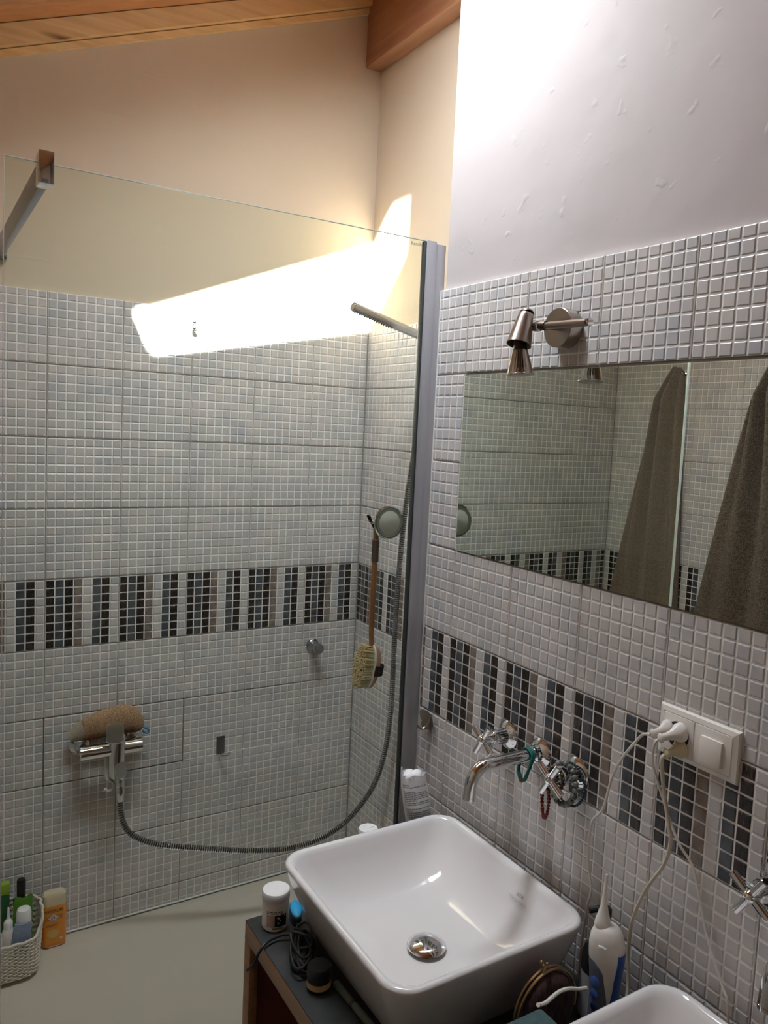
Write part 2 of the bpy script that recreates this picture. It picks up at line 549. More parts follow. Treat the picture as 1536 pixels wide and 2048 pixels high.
# sloping ceiling of pine boards round the roof window
SX0, SX1, SY0, SY1 = -1.11, -0.285, -1.385, -0.785
ceiling = bpy.data.objects.new('ceiling', None); COL.objects.link(ceiling)
structure(ceiling, 'sloping pine board ceiling', 'ceiling')
def board(x0, x1, y0, y1):
    mb = MB(); t = 0.03; g = 0.0015
    a, c = zc(x0), zc(x1); bv = 0.004
    prof = [(y0 + g, bv), (y0 + g + bv, 0), (y1 - g - bv, 0), (y1 - g, bv), (y1 - g, t), (y0 + g, t)]
    mb.rings([[(x0, y, a + z) for y, z in prof], [(x1, y, c + z) for y, z in prof]], 'pine_board')
    mb.build('plank', ceiling, smooth=0)
ys = [0.1]
while ys[-1] > YF - 0.1: ys.append(ys[-1] - 0.118)
for y1, y0 in zip(ys[:-1], ys[1:]):
    cuts = sorted({y0, y1} | ({SY0} if y0 < SY0 < y1 else set()) | ({SY1} if y0 < SY1 < y1 else set()))
    for q0, q1 in zip(cuts[:-1], cuts[1:]):
        if q0 >= SY0 - 1e-6 and q1 <= SY1 + 1e-6:
            board(XL - 0.13, SX0, q0, q1); board(SX1, 0.1, q0, q1)
        else: board(XL - 0.13, 0.1, q0, q1)
# roof deck above the boards keeps daylight out
b = MB()
def deck(x0, x1, y0, y1):
    b.rings([[(x0, y0, zc(x0) + .031), (x0, y1, zc(x0) + .031), (x0, y1, zc(x0) + .12), (x0, y0, zc(x0) + .12)],
             [(x1, y0, zc(x1) + .031), (x1, y1, zc(x1) + .031), (x1, y1, zc(x1) + .12), (x1, y0, zc(x1) + .12)]], 'plaster_white')
deck(-2.1, SX0 - 0.03, YF - 0.2, 0.3); deck(SX1 + 0.03, 0.3, YF - 0.2, 0.3)
deck(SX0 - 0.03, SX1 + 0.03, YF - 0.2, SY0 - 0.03); deck(SX0 - 0.03, SX1 + 0.03, SY1 + 0.03, 0.3)
b.build('roof_deck', ceiling, smooth=0)
# roof window: plastered shaft, white frame, pane
nrm = Vector((-0.4065, 0, 1)).normalized(); SL = 0.06; FL = 0.0
win1 = bpy.data.objects.new('window_1', None); COL.objects.link(win1)
win1.location = ((SX0 + SX1) / 2, (SY0 + SY1) / 2, zc((SX0 + SX1) / 2))
structure(win1, 'roof window in the sloping pine ceiling above the shower', 'window')
def shaft_wall(p, q, out):
    p, q, out = Vector(p), Vector(q), Vector(out)
    mb = MB()
    ring = [p, q, q + out, p + out]
    sp = lambda r: r + nrm * SL + Vector((0, -FL * max(0, (r.x - SX0) / (SX1 - SX0)) if r.y < SY0 + .01 else 0, 0))
    mb.rings([[r for r in ring], [sp(r) for r in ring]], 'plaster_white')
    mb.build('shaft_wall', win1, smooth=0)
c00, c10 = (SX0, SY0, zc(SX0)), (SX1, SY0, zc(SX1))
c01, c11 = (SX0, SY1, zc(SX0)), (SX1, SY1, zc(SX1))
sd = Vector((1, 0, 0.4065)).normalized() * 0.03
shaft_wall(c00, c10, (0, -0.03, 0)); shaft_wall(c01, c11, (0, 0.03, 0))
shaft_wall(c00, c01, -sd); shaft_wall(c10, c11, sd)
mb = MB()
fr = 0.035
def at_s(s, y, h):  # s along the slope from the low edge
    e = Vector((1, 0, 0.4065)).normalized()
    return Vector((SX0, 0, zc(SX0))) + e * s + Vector((0, y, 0)) + nrm * (SL + h)
LS = (Vector((SX1, 0, zc(SX1))) - Vector((SX0, 0, zc(SX0)))).length
for s0, s1, y0, y1 in ((-fr, 0.0, SY0 - fr, SY1 + fr), (LS, LS + fr, SY0 - fr - FL, SY1 + fr), (0.0, LS, SY1, SY1 + fr)):
    mb.rings([[at_s(s0, y0, 0), at_s(s1, y0, 0), at_s(s1, y1, 0), at_s(s0, y1, 0)],
              [at_s(s0, y0, .05), at_s(s1, y0, .05), at_s(s1, y1, .05), at_s(s0, y1, .05)]], 'white_plastic')
mb.rings([[at_s(0, SY0 - fr, h), at_s(LS, SY0 - fr - FL, h), at_s(LS, SY0 - FL, h), at_s(0, SY0, h)] for h in (0, .05)], 'white_plastic')
mb.build('window_frame', win1, smooth=0)
mb = MB()
mb.rings([[at_s(0, SY0, .02), at_s(LS, SY0 - FL, .02), at_s(LS, SY1, .02), at_s(0, SY1, .02)],
          [at_s(0, SY0, .026), at_s(LS, SY0 - FL, .026), at_s(LS, SY1, .026), at_s(0, SY1, .026)]], 'window_glass')
mb.build('pane', win1, smooth=0)
# unseen skewed sheet added over most of the roof window to trim the sun patch
mb = MB()
ya, yb = -0.955, -1.12
mb.rings([[at_s(0, SY0, h), at_s(LS, SY0, h), at_s(LS, yb, h), at_s(0, ya, h)] for h in (-.004, -.002)], 'sun_mask_cloth')
mb.build('sun_mask', win1, smooth=0)
mb = MB(); mb.tube([at_s(0, ya, -.003), at_s(LS, yb, -.003)], .006, 'white_plastic', seg=10); mb.build('sun_mask_bar', win1)
pd = bpy.data.lights.new('sky_portal', 'AREA'); pd.shape = 'RECTANGLE'; pd.size = 0.95; pd.size_y = 0.40; pd.cycles.is_portal = True
po = bpy.data.objects.new('sky_portal', pd); COL.objects.link(po)
po.matrix_world = Matrix.Translation(at_s(LS / 2, -0.95, .06)) @ Matrix((Vector((1, 0, .4065)).normalized(), Vector((0, 1, 0)), nrm)).transposed().to_4x4()
# beam and battens
b = MB(); b.box((-0.05, -0.815, 2.888), (0.008, 0.008, 3.16), 'pine_beam', 0.004)
structure(b.build('beam'), 'reddish pine beam in the upper corner above the shower', 'beam')
def batten(name, label, za, zb, depth, mt):
    mb = MB(); x0, x1 = XL - 0.02, -0.0505
    k = 0.4065; ref = -1.118
    ring = lambda x: [(x, 0.008, za + k * (x - ref)), (x, -depth, za + k * (x - ref)), (x, -depth, zb + k * (x - ref)), (x, 0.008, zb + k * (x - ref))]
    mb.rings([ring(x0), ring(x1)], mt)
    return structure(mb.build(name, smooth=0), label, 'trim')
batten('trim_1', 'thin pine strip along the top of the back wall', 2.6186, 2.637, 0.004, 'pine_pale')
batten('trim_2', 'pale knotty pine batten under the ceiling boards', 2.640, 2.694, 0.022, 'pine_pale')

# ------------------------------------------------------------------ mosaic wall tiles
CH = P / 8
DECOR = ['glaze_dark', 'glaze_slate', 'glaze_dark', 'glaze_taupe', 'glaze_pale', 'glaze_slate', 'glaze_dark', 'glaze_pale']
def design(seed):
    rg = random.Random(seed); g = [['glaze_pale'] * 8 for _ in range(8)]
    for _ in range(5):
        cx, cz, t = rg.randint(0, 7), rg.randint(0, 7), rg.choice(['glaze_grey', 'glaze_grey', 'glaze_blue'])
        for dx in (0, 1):
            for dz in (0, 1):
                if rg.random() < 0.7 and cx + dx < 8 and cz + dz < 8: g[cz + dz][cx + dx] = t
    for _ in range(8): g[rg.randint(0, 7)][rg.randint(0, 7)] = 'glaze_grey'
    return g
DESIGNS = [design(s) for s in (11, 23, 37, 52, 71, 90)]
J = 0.0019   # half of the joint
def chip(mb, x0, x1, z0, z1, mt):
    """one glazed chip: proud, with two bevel steps; local x right, z up, -y towards the room"""
    w = min(x1 - x0, z1 - z0)
    steps = [(0, 0.0), (0.0004, -0.0009), (min(0.0016, w * .3), -0.0016)]
    vs, fs = [], []
    for ins, y in steps:
        vs += [(x0 + ins, y, z0 + ins), (x1 - ins, y, z0 + ins), (x1 - ins, y, z1 - ins), (x0 + ins, y, z1 - ins)]
    for k in range(2):
        a = k * 4
        for i in range(4): fs.append((a + i, a + (i + 1) % 4, a + 4 + (i + 1) % 4, a + 4 + i))
    fs.append((8, 9, 10, 11))
    mb.add(vs, fs, mt)
def chip_range(k, lo, hi):
    a = max(k * CH + 0.0016, lo); c = min((k + 1) * CH - 0.0016, hi)
    return (a, c) if c - a > 0.003 else None
CACHE = {}
def tile_meshes(kind, ua, ub, va, vb, single):
    """slab mesh and relief mesh for a (cut) tile, and the single chips of a decor tile"""
    key = (kind, round(ua, 4), round(ub, 4), round(va, 4), round(vb, 4), single)
    if key in CACHE: return CACHE[key]
    s = MB()
    lo, hi = max(ua, J), min(ub, P - J); zl, zh = max(va, J), min(vb, P - J)
    s.box((lo, 0.0016, zl), (hi, 0.009, zh), 'tile_groove')
    s.v = [tuple(p) for p in s.v]
    rel = MB(); singles = []
    for cz in range(8):
        rz = chip_range(cz, zl + .001, zh - .001)
        if not rz: continue
        for cx in range(8):
            rx = chip_range(cx, lo + .001, hi - .001)
            if not rx: continue
            mt = DECOR[cx] if kind == 'decor' else DESIGNS[kind][cz][cx]
            if kind == 'decor' and single and mt != 'glaze_pale':
                singles.append((rx[0], rz[0], rx[1] - rx[0], rz[1] - rz[0], mt))
            else:
                t = MB(); chip(t, rx[0], rx[1], rz[0], rz[1], mt)
                rel.add([(p[0], p[1] + 0.0016, p[2]) for p in t.v], t.f, mt)
    CACHE[key] = (s.mesh('tile', smooth=0), rel.mesh('mosaic_relief', smooth=0), singles)
    return CACHE[key]
CHIPM = {}
def chip_mesh(w, h, mt):
    key = (round(w, 4), round(h, 4), mt)
    if key not in CHIPM:
        t = MB(); chip(t, 0, w, 0, h, mt); CHIPM[key] = t.mesh('mosaic_chip', smooth=0)
    return CHIPM[key]
def tile_wall(parent, origin, rotz, k0, k1, r0, r1, umin, umax, zmin, ztop, skip=lambda k, r: False, single=lambda k: False, proud=lambda k, r: 0.0):
    """tiles on a wall: column k starts at k*P along local x from origin, row r hangs r*P below 2.05"""
    R = Matrix.Rotation(rotz, 3, 'Z'); o = Vector(origin)
    for k in range(k0, k1):
        for r in range(r0, r1):
            if skip(k, r): continue
            zb = 2.05 - (r + 1) * P
            ua, ub = max(umin - k * P, 0), min(umax - k * P, P)
            va, vb = max(zmin - zb, 0), min(ztop - zb, P)
            if ub - ua < 0.008 or vb - va < 0.008: continue
            kind = 'decor' if r == 4 else (k * 7 + r * 5 + (k * r) % 3) % len(DESIGNS)
            sm, rm, singles = tile_meshes(kind, ua, ub, va, vb, r == 4 and single(k))
            off = Vector((k * P, -proud(k, r), zb)); off.z = 0
            base = o + R @ Vector((k * P, -proud(k, r), 0)); base.z = zb
            t = bpy.data.objects.new('tile', sm); COL.objects.link(t); t.parent = parent
            t.location = base - Vector(parent.location); t.rotation_euler = (0, 0, rotz)
            if len(rm.polygons):
                q = bpy.data.objects.new('mosaic_relief', rm); COL.objects.link(q); q.parent = t; q['kind'] = 'stuff'
            for x, z, w, h, mt in singles:
                q = bpy.data.objects.new('mosaic_chip', chip_mesh(w, h, mt)); COL.objects.link(q); q.parent = t
                q.location = (x, 0.0016, z)
def grout_bed(name, parent, lo, hi):
    mb = MB(); mb.box(lo, hi, 'grout'); return mb.build(name, parent, smooth=0)

# back wall (faces -Y): columns counted leftwards from the corner
grout_bed('grout_bed', wall_back, (XL - 0.005, 0.0045, 0.1), (0.006, 0.0085, TOP - 0.001))
tile_wall(wall_back, (0, 0, 0), 0, -9, 0, 0, 10, XL, 0.0, 0.185, TOP, single=lambda k: k >= -6,
          proud=lambda k, r: 0.0014 if (r == 6 and k in (-5, -4)) else 0.0)
# shower right wall (faces -X)
grout_bed('grout_bed', wall_side, (0.0045, -0.83, 0.1), (0.0085, 0.004, TOP - 0.001))
tile_wall(wall_side, (0, 0, 0), -math.pi / 2, 0, 5, 0, 10, 0.0, 0.825, 0.185, TOP, single=lambda k: k < 2)
# mirror wall (faces -X), first full column starts at Y = -0.927
grout_bed('grout_bed', wall_mirror, (XM + 0.0045, -2.42, 0.3), (-0.2575, YM - 0.004, TOP - 0.001))
tile_wall(wall_mirror, (XM, -0.927, 0), -math.pi / 2, -1, 7, 0, 9, -0.1105, 1.4, 0.3, TOP,
          skip=lambda k, r: k >= 0 and k < 6 and r in (1, 2), single=lambda k: k < 5)
# left wall (faces +X)
grout_bed('grout_bed', wall_left, (XL - 0.0095, -1.62, 0.1), (XL - 0.0045, 0.004, TOP - 0.001))
tile_wall(wall_left, (XL, 0, 0), math.pi / 2, -8, 0, 0, 10, -1.6, 0.0, 0.185, TOP)
# white edge trim where the mirror wall tiling ends
b = MB(); b.box((XM - 0.001, YM - 0.004, 0.3), (XM + 0.011, YM + 0.001, TOP), 'white_plastic', 0.0012)
structure(b.build('trim_3'), 'white edge strip beside the grey shower profile', 'trim')
# dark joint round the removable two-tile panel under the mitt
ap = MB()
for lo, hi in (((-1.0025, 0.0015, 0.6485), (-0.5985, 0.006, 0.6515)), ((-1.0025, 0.0015, 0.8485), (-0.5985, 0.006, 0.8515)),
               ((-1.0025, 0.0015, 0.65), (-0.9975, 0.006, 0.85)), ((-0.6025, 0.0015, 0.65), (-0.5975, 0.006, 0.85))):
    ap.box(lo, hi, 'panel_gap')
ap.build('panel_joint', wall_back, smooth=0)
ap = MB(); ap.box((-0.597, 0.0002, 0.6475), (-0.004, 0.006, 0.6525), 'white_matt', 0.001); ap.build('white_joint', wall_back)

# ------------------------------------------------------------------ mirror panes
def mirror_pane(y0, y1, label):
    t = thing('mirror', label, 'mirror', (XM, (y0 + y1) / 2, 1.45), 'mirror panes above the basins')
    b = MB(); b.box((XM + 0.0007, y1 + 0.001, 1.4515), (XM + 0.0075, y0 - 0.0008, 1.8465), 'mirror_edge', 0.0006); b.build('backing', t)
    b = MB(); b.box((XM - 0.0015, y1 + 0.001, 1.452), (XM + 0.0004, y0 - 0.001, 1.846), 'mirror_silver'); b.build('mirror_glass', t, smooth=0)
    b = MB()
    b.box((XM - 0.0016, y0 - 0.0012, 1.452), (XM + 0.0006, y0 - 0.0001, 1.846), 'glass_edge')
    b.build('polished_edge', t, smooth=0)
    b = MB(); b.box((XM - 0.0016, y1 + 0.0001, 1.452), (XM + 0.0006, y1 + 0.0016, 1.846), 'glass_edge'); b.build('polished_edge', t, smooth=0)
    return t
mirror_pane(-0.930, -1.5293, 'mirror pane under the wall spotlight, reflecting a slim hanging towel')
mirror_pane(-1.5297, -2.126, 'mirror pane above the socket plate, reflecting a coarse wide towel')

# ------------------------------------------------------------------ shower screen
YG = -0.806
t = thing('shower_screen', 'clear glass shower screen with grey wall profile beside the tiled wall', 'shower screen', (-0.74, YG, 0.19))
b = MB()
b.box((-1.180, YG - 0.003, 0.192), (-0.312, YG + 0.003, 2.152), 'shower_glass')
b.build('glass_pane', t, smooth=0)
b = MB()
b.box((-1.1812, YG - 0.003, 0.192), (-1.1802, YG + 0.003, 2.152), 'glass_edge')
b.build('polished_edge', t, smooth=0)
b = MB(); b.box((-1.1812, YG - 0.003, 2.1522), (-0.312, YG + 0.003, 2.1532), 'glass_edge'); b.build('polished_edge', t, smooth=0)
b = MB()
b.box((-0.3115, YG - 0.012, 0.186), (-0.287, YG + 0.012, 2.153), 'aluminium', 0.0015)
b.build('hinge_profile', t)
b = MB(); b.box((-0.3165, YG - 0.007, 0.186), (-0.3117, YG + 0.007, 2.151), 'dark_seal', 0.001); b.build('seal_strip', t)
b = MB(); b.box((-0.2868, YG - 0.009, 0.186), (-0.259, YG + 0.014, 2.149), 'aluminium', 0.001); b.build('wall_profile', t)
b = MB(); b.text('Koralle', (-0.352, YG - 0.0032, 2.1375), (1, 0, 0), (0, 0, 1), 0.0115, 'print_grey', width=0.030); b.build('printed_name', t, smooth=0)
b = MB()
b.box((-1.128, YG - 0.020, 2.114), (-1.103, YG + 0.022, 2.170), 'chrome', 0.0015)
b.build('glass_clamp', t)
b = MB()
b.box((-1.122, YG + 0.022, 2.118), (-1.108, -0.010, 2.166), 'aluminium', 0.0015)
b.build('support_arm', t)
b = MB(); b.box((-1.130, -0.012, 2.112), (-1.100, 0.0078, 2.172), 'chrome_worn', 0.002); b.build('wall_flange', t)

# ------------------------------------------------------------------ shower tray
t = thing('shower_tray', 'large white acrylic shower tray along the back wall', 'shower tray', (-0.87, -0.42, 0))
b = MB()
def rrect(x0, x1, y0, y1, r, z, n=7):
    r = min(r, (x1 - x0) / 2, (y1 - y0) / 2); out = []
    for cx, cy_, a0 in ((x1 - r, y1 - r, 0), (x0 + r, y1 - r, 90), (x0 + r, y0 + r, 180), (x1 - r, y0 + r, 270)):
        for k in range(n + 1):
            a = math.radians(a0 + 90 * k / n)
            out.append((cx + r * math.cos(a), cy_ + r * math.sin(a), z))
    return out
A = (XL + 0.002, -0.004, -0.845, -0.002)
def inset(d): return (A[0] + d, A[1] - d, A[2] + d, A[3] - d)
secs = [(0.0, 0.012, 0.0), (0.0, 0.012, 0.178), (0.004, 0.014, 0.184), (0.010, 0.018, 0.186), (0.062, 0.05, 0.186), (0.075, 0.06, 0.183), (0.095, 0.07, 0.176), (0.30, 0.1, 0.168), (0.40, 0.02, 0.166)]
b.rings([rrect(*inset(d), r, z) for d, r, z in secs], 'tray_acrylic')
b.build('tray_body', t)
b = MB(); b.lathe((-1.45, -0.42, 0.1665), (0, 0, 1), [(0, .045), (.003, .045), (.005, .038)], 'chrome'); b.build('drain_cover', t)
b = MB()
b.box((XL + 0.003, -0.0065, 0.1862), (-0.006, -0.0005, 0.1905), 'rubber_white', 0.001)
b.box((-0.0065, -0.82, 0.1862), (-0.0005, -0.008, 0.1905), 'rubber_white', 0.001)
b.build('sealant_bead', t)

# ------------------------------------------------------------------ shower mixer, mitt, hose, hand shower
t = thing('shower_mixer', 'chrome shower mixer on the back wall with a mitt resting on it', 'mixer', (-0.822, 0, 0.755))
b = MB(); b.cyl((-0.918, -0.072, 0.757), (-0.742, -0.072, 0.757), 0.0205, 'chrome', bev=0.003, seg=28); b.build('mixer_bar', t)
for x in (-0.905, -0.757):
    b = MB(); b.lathe((x, 0, 0.757), (0, -1, 0), [(0.0002, .031), (.004, .031), (.010, .026), (.014, .018), (.055, .015)], 'chrome', seg=26); b.build('wall_rosette', t)
b = MB(); b.lathe((-0.818, -0.078, 0.672), (0.03, 0, 1), [(0, .015), (.004, .019), (.06, .0225), (.10, .024), (.128, .021), (.134, .015)], 'chrome', seg=26); b.build('mixer_column', t)
def plate(c, w, h, th, nrm_, mt, r=0.012, up=(0, 0, 1)):
    n = Vector(nrm_).normalized(); x = Vector(up).cross(n).normalized(); y = n.cross(x)
    mb = MB(); pts = rrect(-w / 2, w / 2, -h / 2, h / 2, r, 0, 5)
    f = lambda s, o: [Vector(c) + x * p[0] * s + y * p[1] * s + n * o for p in pts]
    mb.rings([f(.94, 0), f(1, th * .25), f(1, th * .75), f(.94, th)], mt); return mb
lv = plate((-0.826, -0.098, 0.812), 0.048, 0.056, 0.010, (-0.15, -0.93, 0.36), 'chrome').build('lever', t)
b = MB(); b.tube([(-0.822, -0.082, 0.797), (-0.824, -0.09, 0.806), (-0.826, -0.098, 0.811)], 0.012, 'chrome', seg=12); b.build('lever_neck', lv)
plate((-0.809, -0.098, 0.700), 0.030, 0.046, 0.010, (-0.1, -0.92, 0.35), 'chrome').build('diverter', t)
b = MB(); b.lathe((-0.809, -0.09, 0.676), (0.02, 0, -1), [(0, .010), (.004, .0135), (.012, .0135), (.014, .011), (.020, .011), (.022, .0125), (.03, .0125), (.032, .0105)], 'chrome', seg=20); b.build('outlet_nut', t)
b = MB()
hp = smoothpath([(-0.838, -0.066, 0.738), (-0.840, -0.068, 0.70), (-0.838, -0.07, 0.672), (-0.824, -0.071, 0.657), (-0.819, -0.072, 0.645), (-0.826, -0.072, 0.634), (-0.838, -0.072, 0.633), (-0.846, -0.072, 0.640)], 6)
b.tube(hp, 0.0052, 'rubber_white', seg=8, rfun=lambda i: 0.0085 if i < 14 else 0.0045)
tag(b.build('plastic_hook'), 'small white plastic hook hanging under the shower mixer', 'hook')

t = thing('bath_mitt', 'brown terry bath mitt lying across the shower mixer', 'mitt', (-0.83, -0.045, 0.778))
b = MB()
prof = [(-0.902, .779, .842, .014), (-0.885, .779, .850, .019), (-0.865, .780, .858, .022), (-0.84, .781, .864, .024), (-0.815, .782, .869, .025), (-0.79, .783, .871, .025),
        (-0.768, .782, .866, .024), (-0.75, .781, .854, .021), (-0.738, .785, .838, .016), (-0.731, .797, .822, .009), (-0.729, .806, .814, .003)]
rg = []
rr = random.Random(3)
for i in range(41):
    q = i / 40 * (len(prof) - 1); a = min(int(q), len(prof) - 2); f = q - a
    x, zl, zh, th = [prof[a][k] * (1 - f) + prof[a + 1][k] * f for k in range(4)]
    ring = []
    for k in range(36):
        an = 2 * math.pi * k / 36; w = 1 + rr.uniform(-.035, .035) + 0.03 * math.sin(5 * an + i * .7)
        ring.append((x + rr.uniform(-.0008, .0008), -0.032 - 0.10 * ((zh + zl) / 2 - .80) + th * math.cos(an) * w, (zl + zh) / 2 + (zh - zl) / 2 * math.sin(an) * w))
    rg.append(ring)
b.rings(rg, 'mitt_terry'); b.build('terry_body', t, smooth=80)
b = MB(); rg = []
for i in range(7):
    f = i / 6; x = -0.938 + 0.038 * f
    zl, zh, th = .783 - .004 * f, .808 + .036 * f, .009 + .006 * f
    if i == 0: th *= 1.2
    rg.append([(x - 0.006 * math.sin(2 * math.pi * k / 28), -0.033 + th * math.cos(2 * math.pi * k / 28), (zl + zh) / 2 + (zh - zl) / 2 * math.sin(2 * math.pi * k / 28)) for k in range(28)])
b.rings(rg, 'mitt_cuff', cap0=True); b.build('ribbed_cuff', t)
b = MB(); b.tube(smoothpath([(-0.735, -0.04, .797), (-0.724, -0.042, .792), (-0.717, -0.043, .785), (-0.722, -0.043, .777), (-0.735, -0.04, .785)], 5), 0.0035, 'blue_loop', seg=6); b.build('hanging_loop', t)

HOSE = [(-.807, -.090, .642), (-.807, -.090, .606), (-.802, -.105, .551), (-.780, -.116, .509), (-.729, -.131, .478), (-.674, -.146, .461), (-.591, -.167, .444), (-.475, -.195, .421), (-.355, -.222, .407), (-.278, -.238, .413), (-.216, -.252, .431), (-.155, -.266, .468), (-.103, -.282, .529), (-.065, -.296, .602), (-.047, -.313, .704), (-.044, -.330, .824), (-.051, -.344, .926), (-.066, -.367, 1.108), (-.074, -.384, 1.251), (-.077, -.397, 1.375), (-.076, -.409, 1.497), (-.070, -.419, 1.601), (-.065, -.428, 1.704), (-.061, -.441, 1.864), (-.058, -.449, 1.960)]
t = thing('shower_hose', 'ribbed metal shower hose looping from the mixer up to the hand shower', 'hose', HOSE[0])
pts = smoothpath(HOSE, 60)
L = [0.0]
for a, c in zip(pts, pts[1:]): L.append(L[-1] + (c - a).length)
step = 0.00165; res = []; j = 0
n = int(L[-1] / step)
for i in range(n + 1):
    d = i * step
    while j < len(L) - 2 and L[j + 1] < d: j += 1
    f = (d - L[j]) / max(L[j + 1] - L[j], 1e-9); res.append(pts[j].lerp(pts[j + 1], min(f, 1)))
b = MB(); b.tube(res, 0.008, 'chrome_worn', seg=10, rfun=lambda i: (0.0086, 0.0087, 0.0086, 0.0068)[i % 4])
gi = b.m('hose_groove')
b.mi = [gi if (k // 10) % 4 > 1 and k // 10 < len(res) - 1 else m_ for k, m_ in enumerate(b.mi)]
b.build('ribbed_sleeve', t, smooth=30)
b = MB(); b.lathe((-0.807, -0.09, 0.644), (0.0, 0, -1), [(0, .0115), (.006, .0125), (.03, .0115), (.04, .0095)], 'chrome', seg=14); b.build('connector_nut', t)

t = thing('hand_shower', 'slim chrome stick hand shower in its bracket near the tile edge', 'hand shower', (-0.058, -0.45, 1.985))
b = MB(); b.lathe((-0.062, -0.4505, 1.982), (-0.25, -0.015, 0.058), [(0, .010), (.006, .0125), (.03, .0125), (.034, .0105), (.04, .0125), (.12, .0128), (.255, .0128), (.2575, .0115)], 'chrome_worn', seg=22); b.build('handle', t)
ax = Vector((-0.25, -0.015, 0.058)).normalized(); dn = (Vector((0, -0.35, -1)) - ax * Vector((0, -.35, -1)).dot(ax)).normalized(); sd_ = ax.cross(dn)
b = MB()
for i in range(16):
    for j in (-1, 1):
        c = Vector((-0.062, -0.4505, 1.982)) + ax * (0.125 + i * 0.0082) + dn * 0.0122 + sd_ * j * 0.0035
        b.cyl(c, c + dn * 0.0028, 0.0016, 'dark_seal', seg=6)
stuff(b.build('spray_nozzles', t))
t = thing('shower_bracket', 'chrome wall bracket holding the stick hand shower', 'bracket', (0, -0.45, 1.97))
b = MB(); b.lathe((0, -0.45, 1.965), (-1, 0, 0), [(0.0002, .024), (.005, .024), (.009, .019), (.03, .012), (.045, .012)], 'chrome', seg=22); b.build('wall_rosette', t)
b = MB(); b.lathe((-0.052, -0.45, 1.952), (-0.15, 0, 1), [(0, .012), (.003, .015), (.022, .0165), (.024, .0145)], 'chrome', seg=20); b.build('cradle', t)

# ------------------------------------------------------------------ hooks on the back wall
t = thing('towel_peg', 'round chrome towel peg on the tiles below the dark mosaic band', 'peg', (-0.164, 0, 0.975))
b = MB(); b.lathe((-0.164, 0, 0.975), (0, -1, 0), [(0.0002, .0225), (.004, .0225), (.006, .0195), (.012, .0155), (.03, .0135), (.034, .0165), (.038, .0175), (.054, .0175), (.056, .016)], 'chrome_dark', seg=28); b.build('stem', t)
t = thing('adhesive_hook', 'flat steel adhesive hook on the back wall tiles right of the mixer', 'hook', (-0.476, 0, 0.675))
b = MB(); b.box((-0.4905, -0.0022, 0.651), (-0.4635, -0.0002, 0.709), 'nickel_dark', 0.0008); b.build('back_plate', t)
b = MB(); b.tube([(-0.480, -0.002, 0.6505), (-0.478, -0.012, 0.648), (-0.470, -0.022, 0.649), (-0.462, -0.029, 0.652), (-0.457, -0.033, 0.662)], 0.0036, 'chrome_worn', seg=8); b.build('prong', t)
t = thing('ball_hook', 'tiny double ball hook in the sunlit patch of the back wall', 'hook', (-0.6025, 0, 2.0))
b = MB()
for z in (2.008, 1.990):
    b.cyl((-0.6025, -0.0002, z), (-0.6025, -0.014, z), 0.0025, 'chrome_worn', seg=8)
    b.ball((-0.6025, -0.019, z - 0.002), 0.0068, 'chrome_worn')
b.cyl((-0.6025, -0.003, 1.975), (-0.6025, -0.003, 2.035), 0.0012, 'chrome_worn', seg=8)
b.build('balls', t)

# ------------------------------------------------------------------ suction hook and bath brush
t = thing('suction_hook', 'round suction cup hook stuck to the shower glass above the brush', 'hook', (-0.370, YG + 0.004, 1.500))
b = MB(); b.lathe((-0.370, YG + 0.0035, 1.500), (0, 1, 0), [(0, .036), (.002, .0375), (.004, .034), (.009, .022), (.014, .014)], 'rubber_grey', seg=36); b.build('suction_cup', t)
b = MB(); b.lathe((-0.370, YG + 0.0031, 1.500), (0, 1, 0), [(0, .0275), (.0003, .028)], 'rubber_white', seg=36); b.build('inner_disc', t)
b = MB(); b.tube([(-0.370 + 0.0352 * math.cos(a), YG + 0.0046, 1.500 + 0.0352 * math.sin(a)) for a in [2 * math.pi * k / 40 for k in range(40)]], 0.0014, 'hose_groove', seg=6, closed=True); b.build('dark_ring', t)
b = MB(); b.tube([(-0.370 + 0.0378 * math.cos(a), YG + 0.0062, 1.500 + 0.0378 * math.sin(a)) for a in [2 * math.pi * k / 40 for k in range(40)]], 0.0026, 'chrome', seg=8, closed=True); b.build('chrome_ring', t)
b = MB(); b.lathe((-0.370, YG + 0.017, 1.500), (0, 1, 0), [(0, .030), (.004, .030), (.008, .024), (.010, .012)], 'chrome', seg=30)
b.tube(smoothpath([(-0.380, YG + 0.027, 1.497), (-0.388, YG + 0.042, 1.495), (-0.392, YG + 0.055, 1.499), (-0.394, YG + 0.060, 1.510)], 5), 0.0045, 'chrome', seg=10)
b.build('hook_cap', t)
YB = YG + 0.046
t = thing('bath_brush', 'long handled wooden bath brush hanging from the suction hook', 'brush', (-0.385, YB, 1.48))
b = MB()
hp = smoothpath([(-0.381, YB, 1.487), (-0.380, YB, 1.468), (-0.380, YB, 1.40), (-0.381, YB, 1.30), (-0.381, YB, 1.235), (-0.379, YB, 1.205), (-0.379, YB, 1.185)], 8)
b.tube(hp, 0.0068, 'handle_wood', seg=12, rfun=lambda i: 0.0058 if i < 4 else (0.0068 if i < 30 else 0.0060)); b.build('handle', t)
b = MB(); b.cyl((-0.380, YB, 1.455), (-0.380, YB, 1.400), 0.0085, 'brown_leather', seg=18, bev=0.0015); b.build('leather_sleeve', t)
b = MB(); b.tube(smoothpath([(-0.381, YB, 1.478), (-0.390, YB + .001, 1.492), (-0.398, YB + .002, 1.509), (-0.404, YB + .003, 1.511), (-0.396, YB + .004, 1.500), (-0.387, YB + .003, 1.485), (-0.381, YB, 1.474)], 6), 0.0022, 'dark_strap', seg=6); b.build('hanging_cord', t)
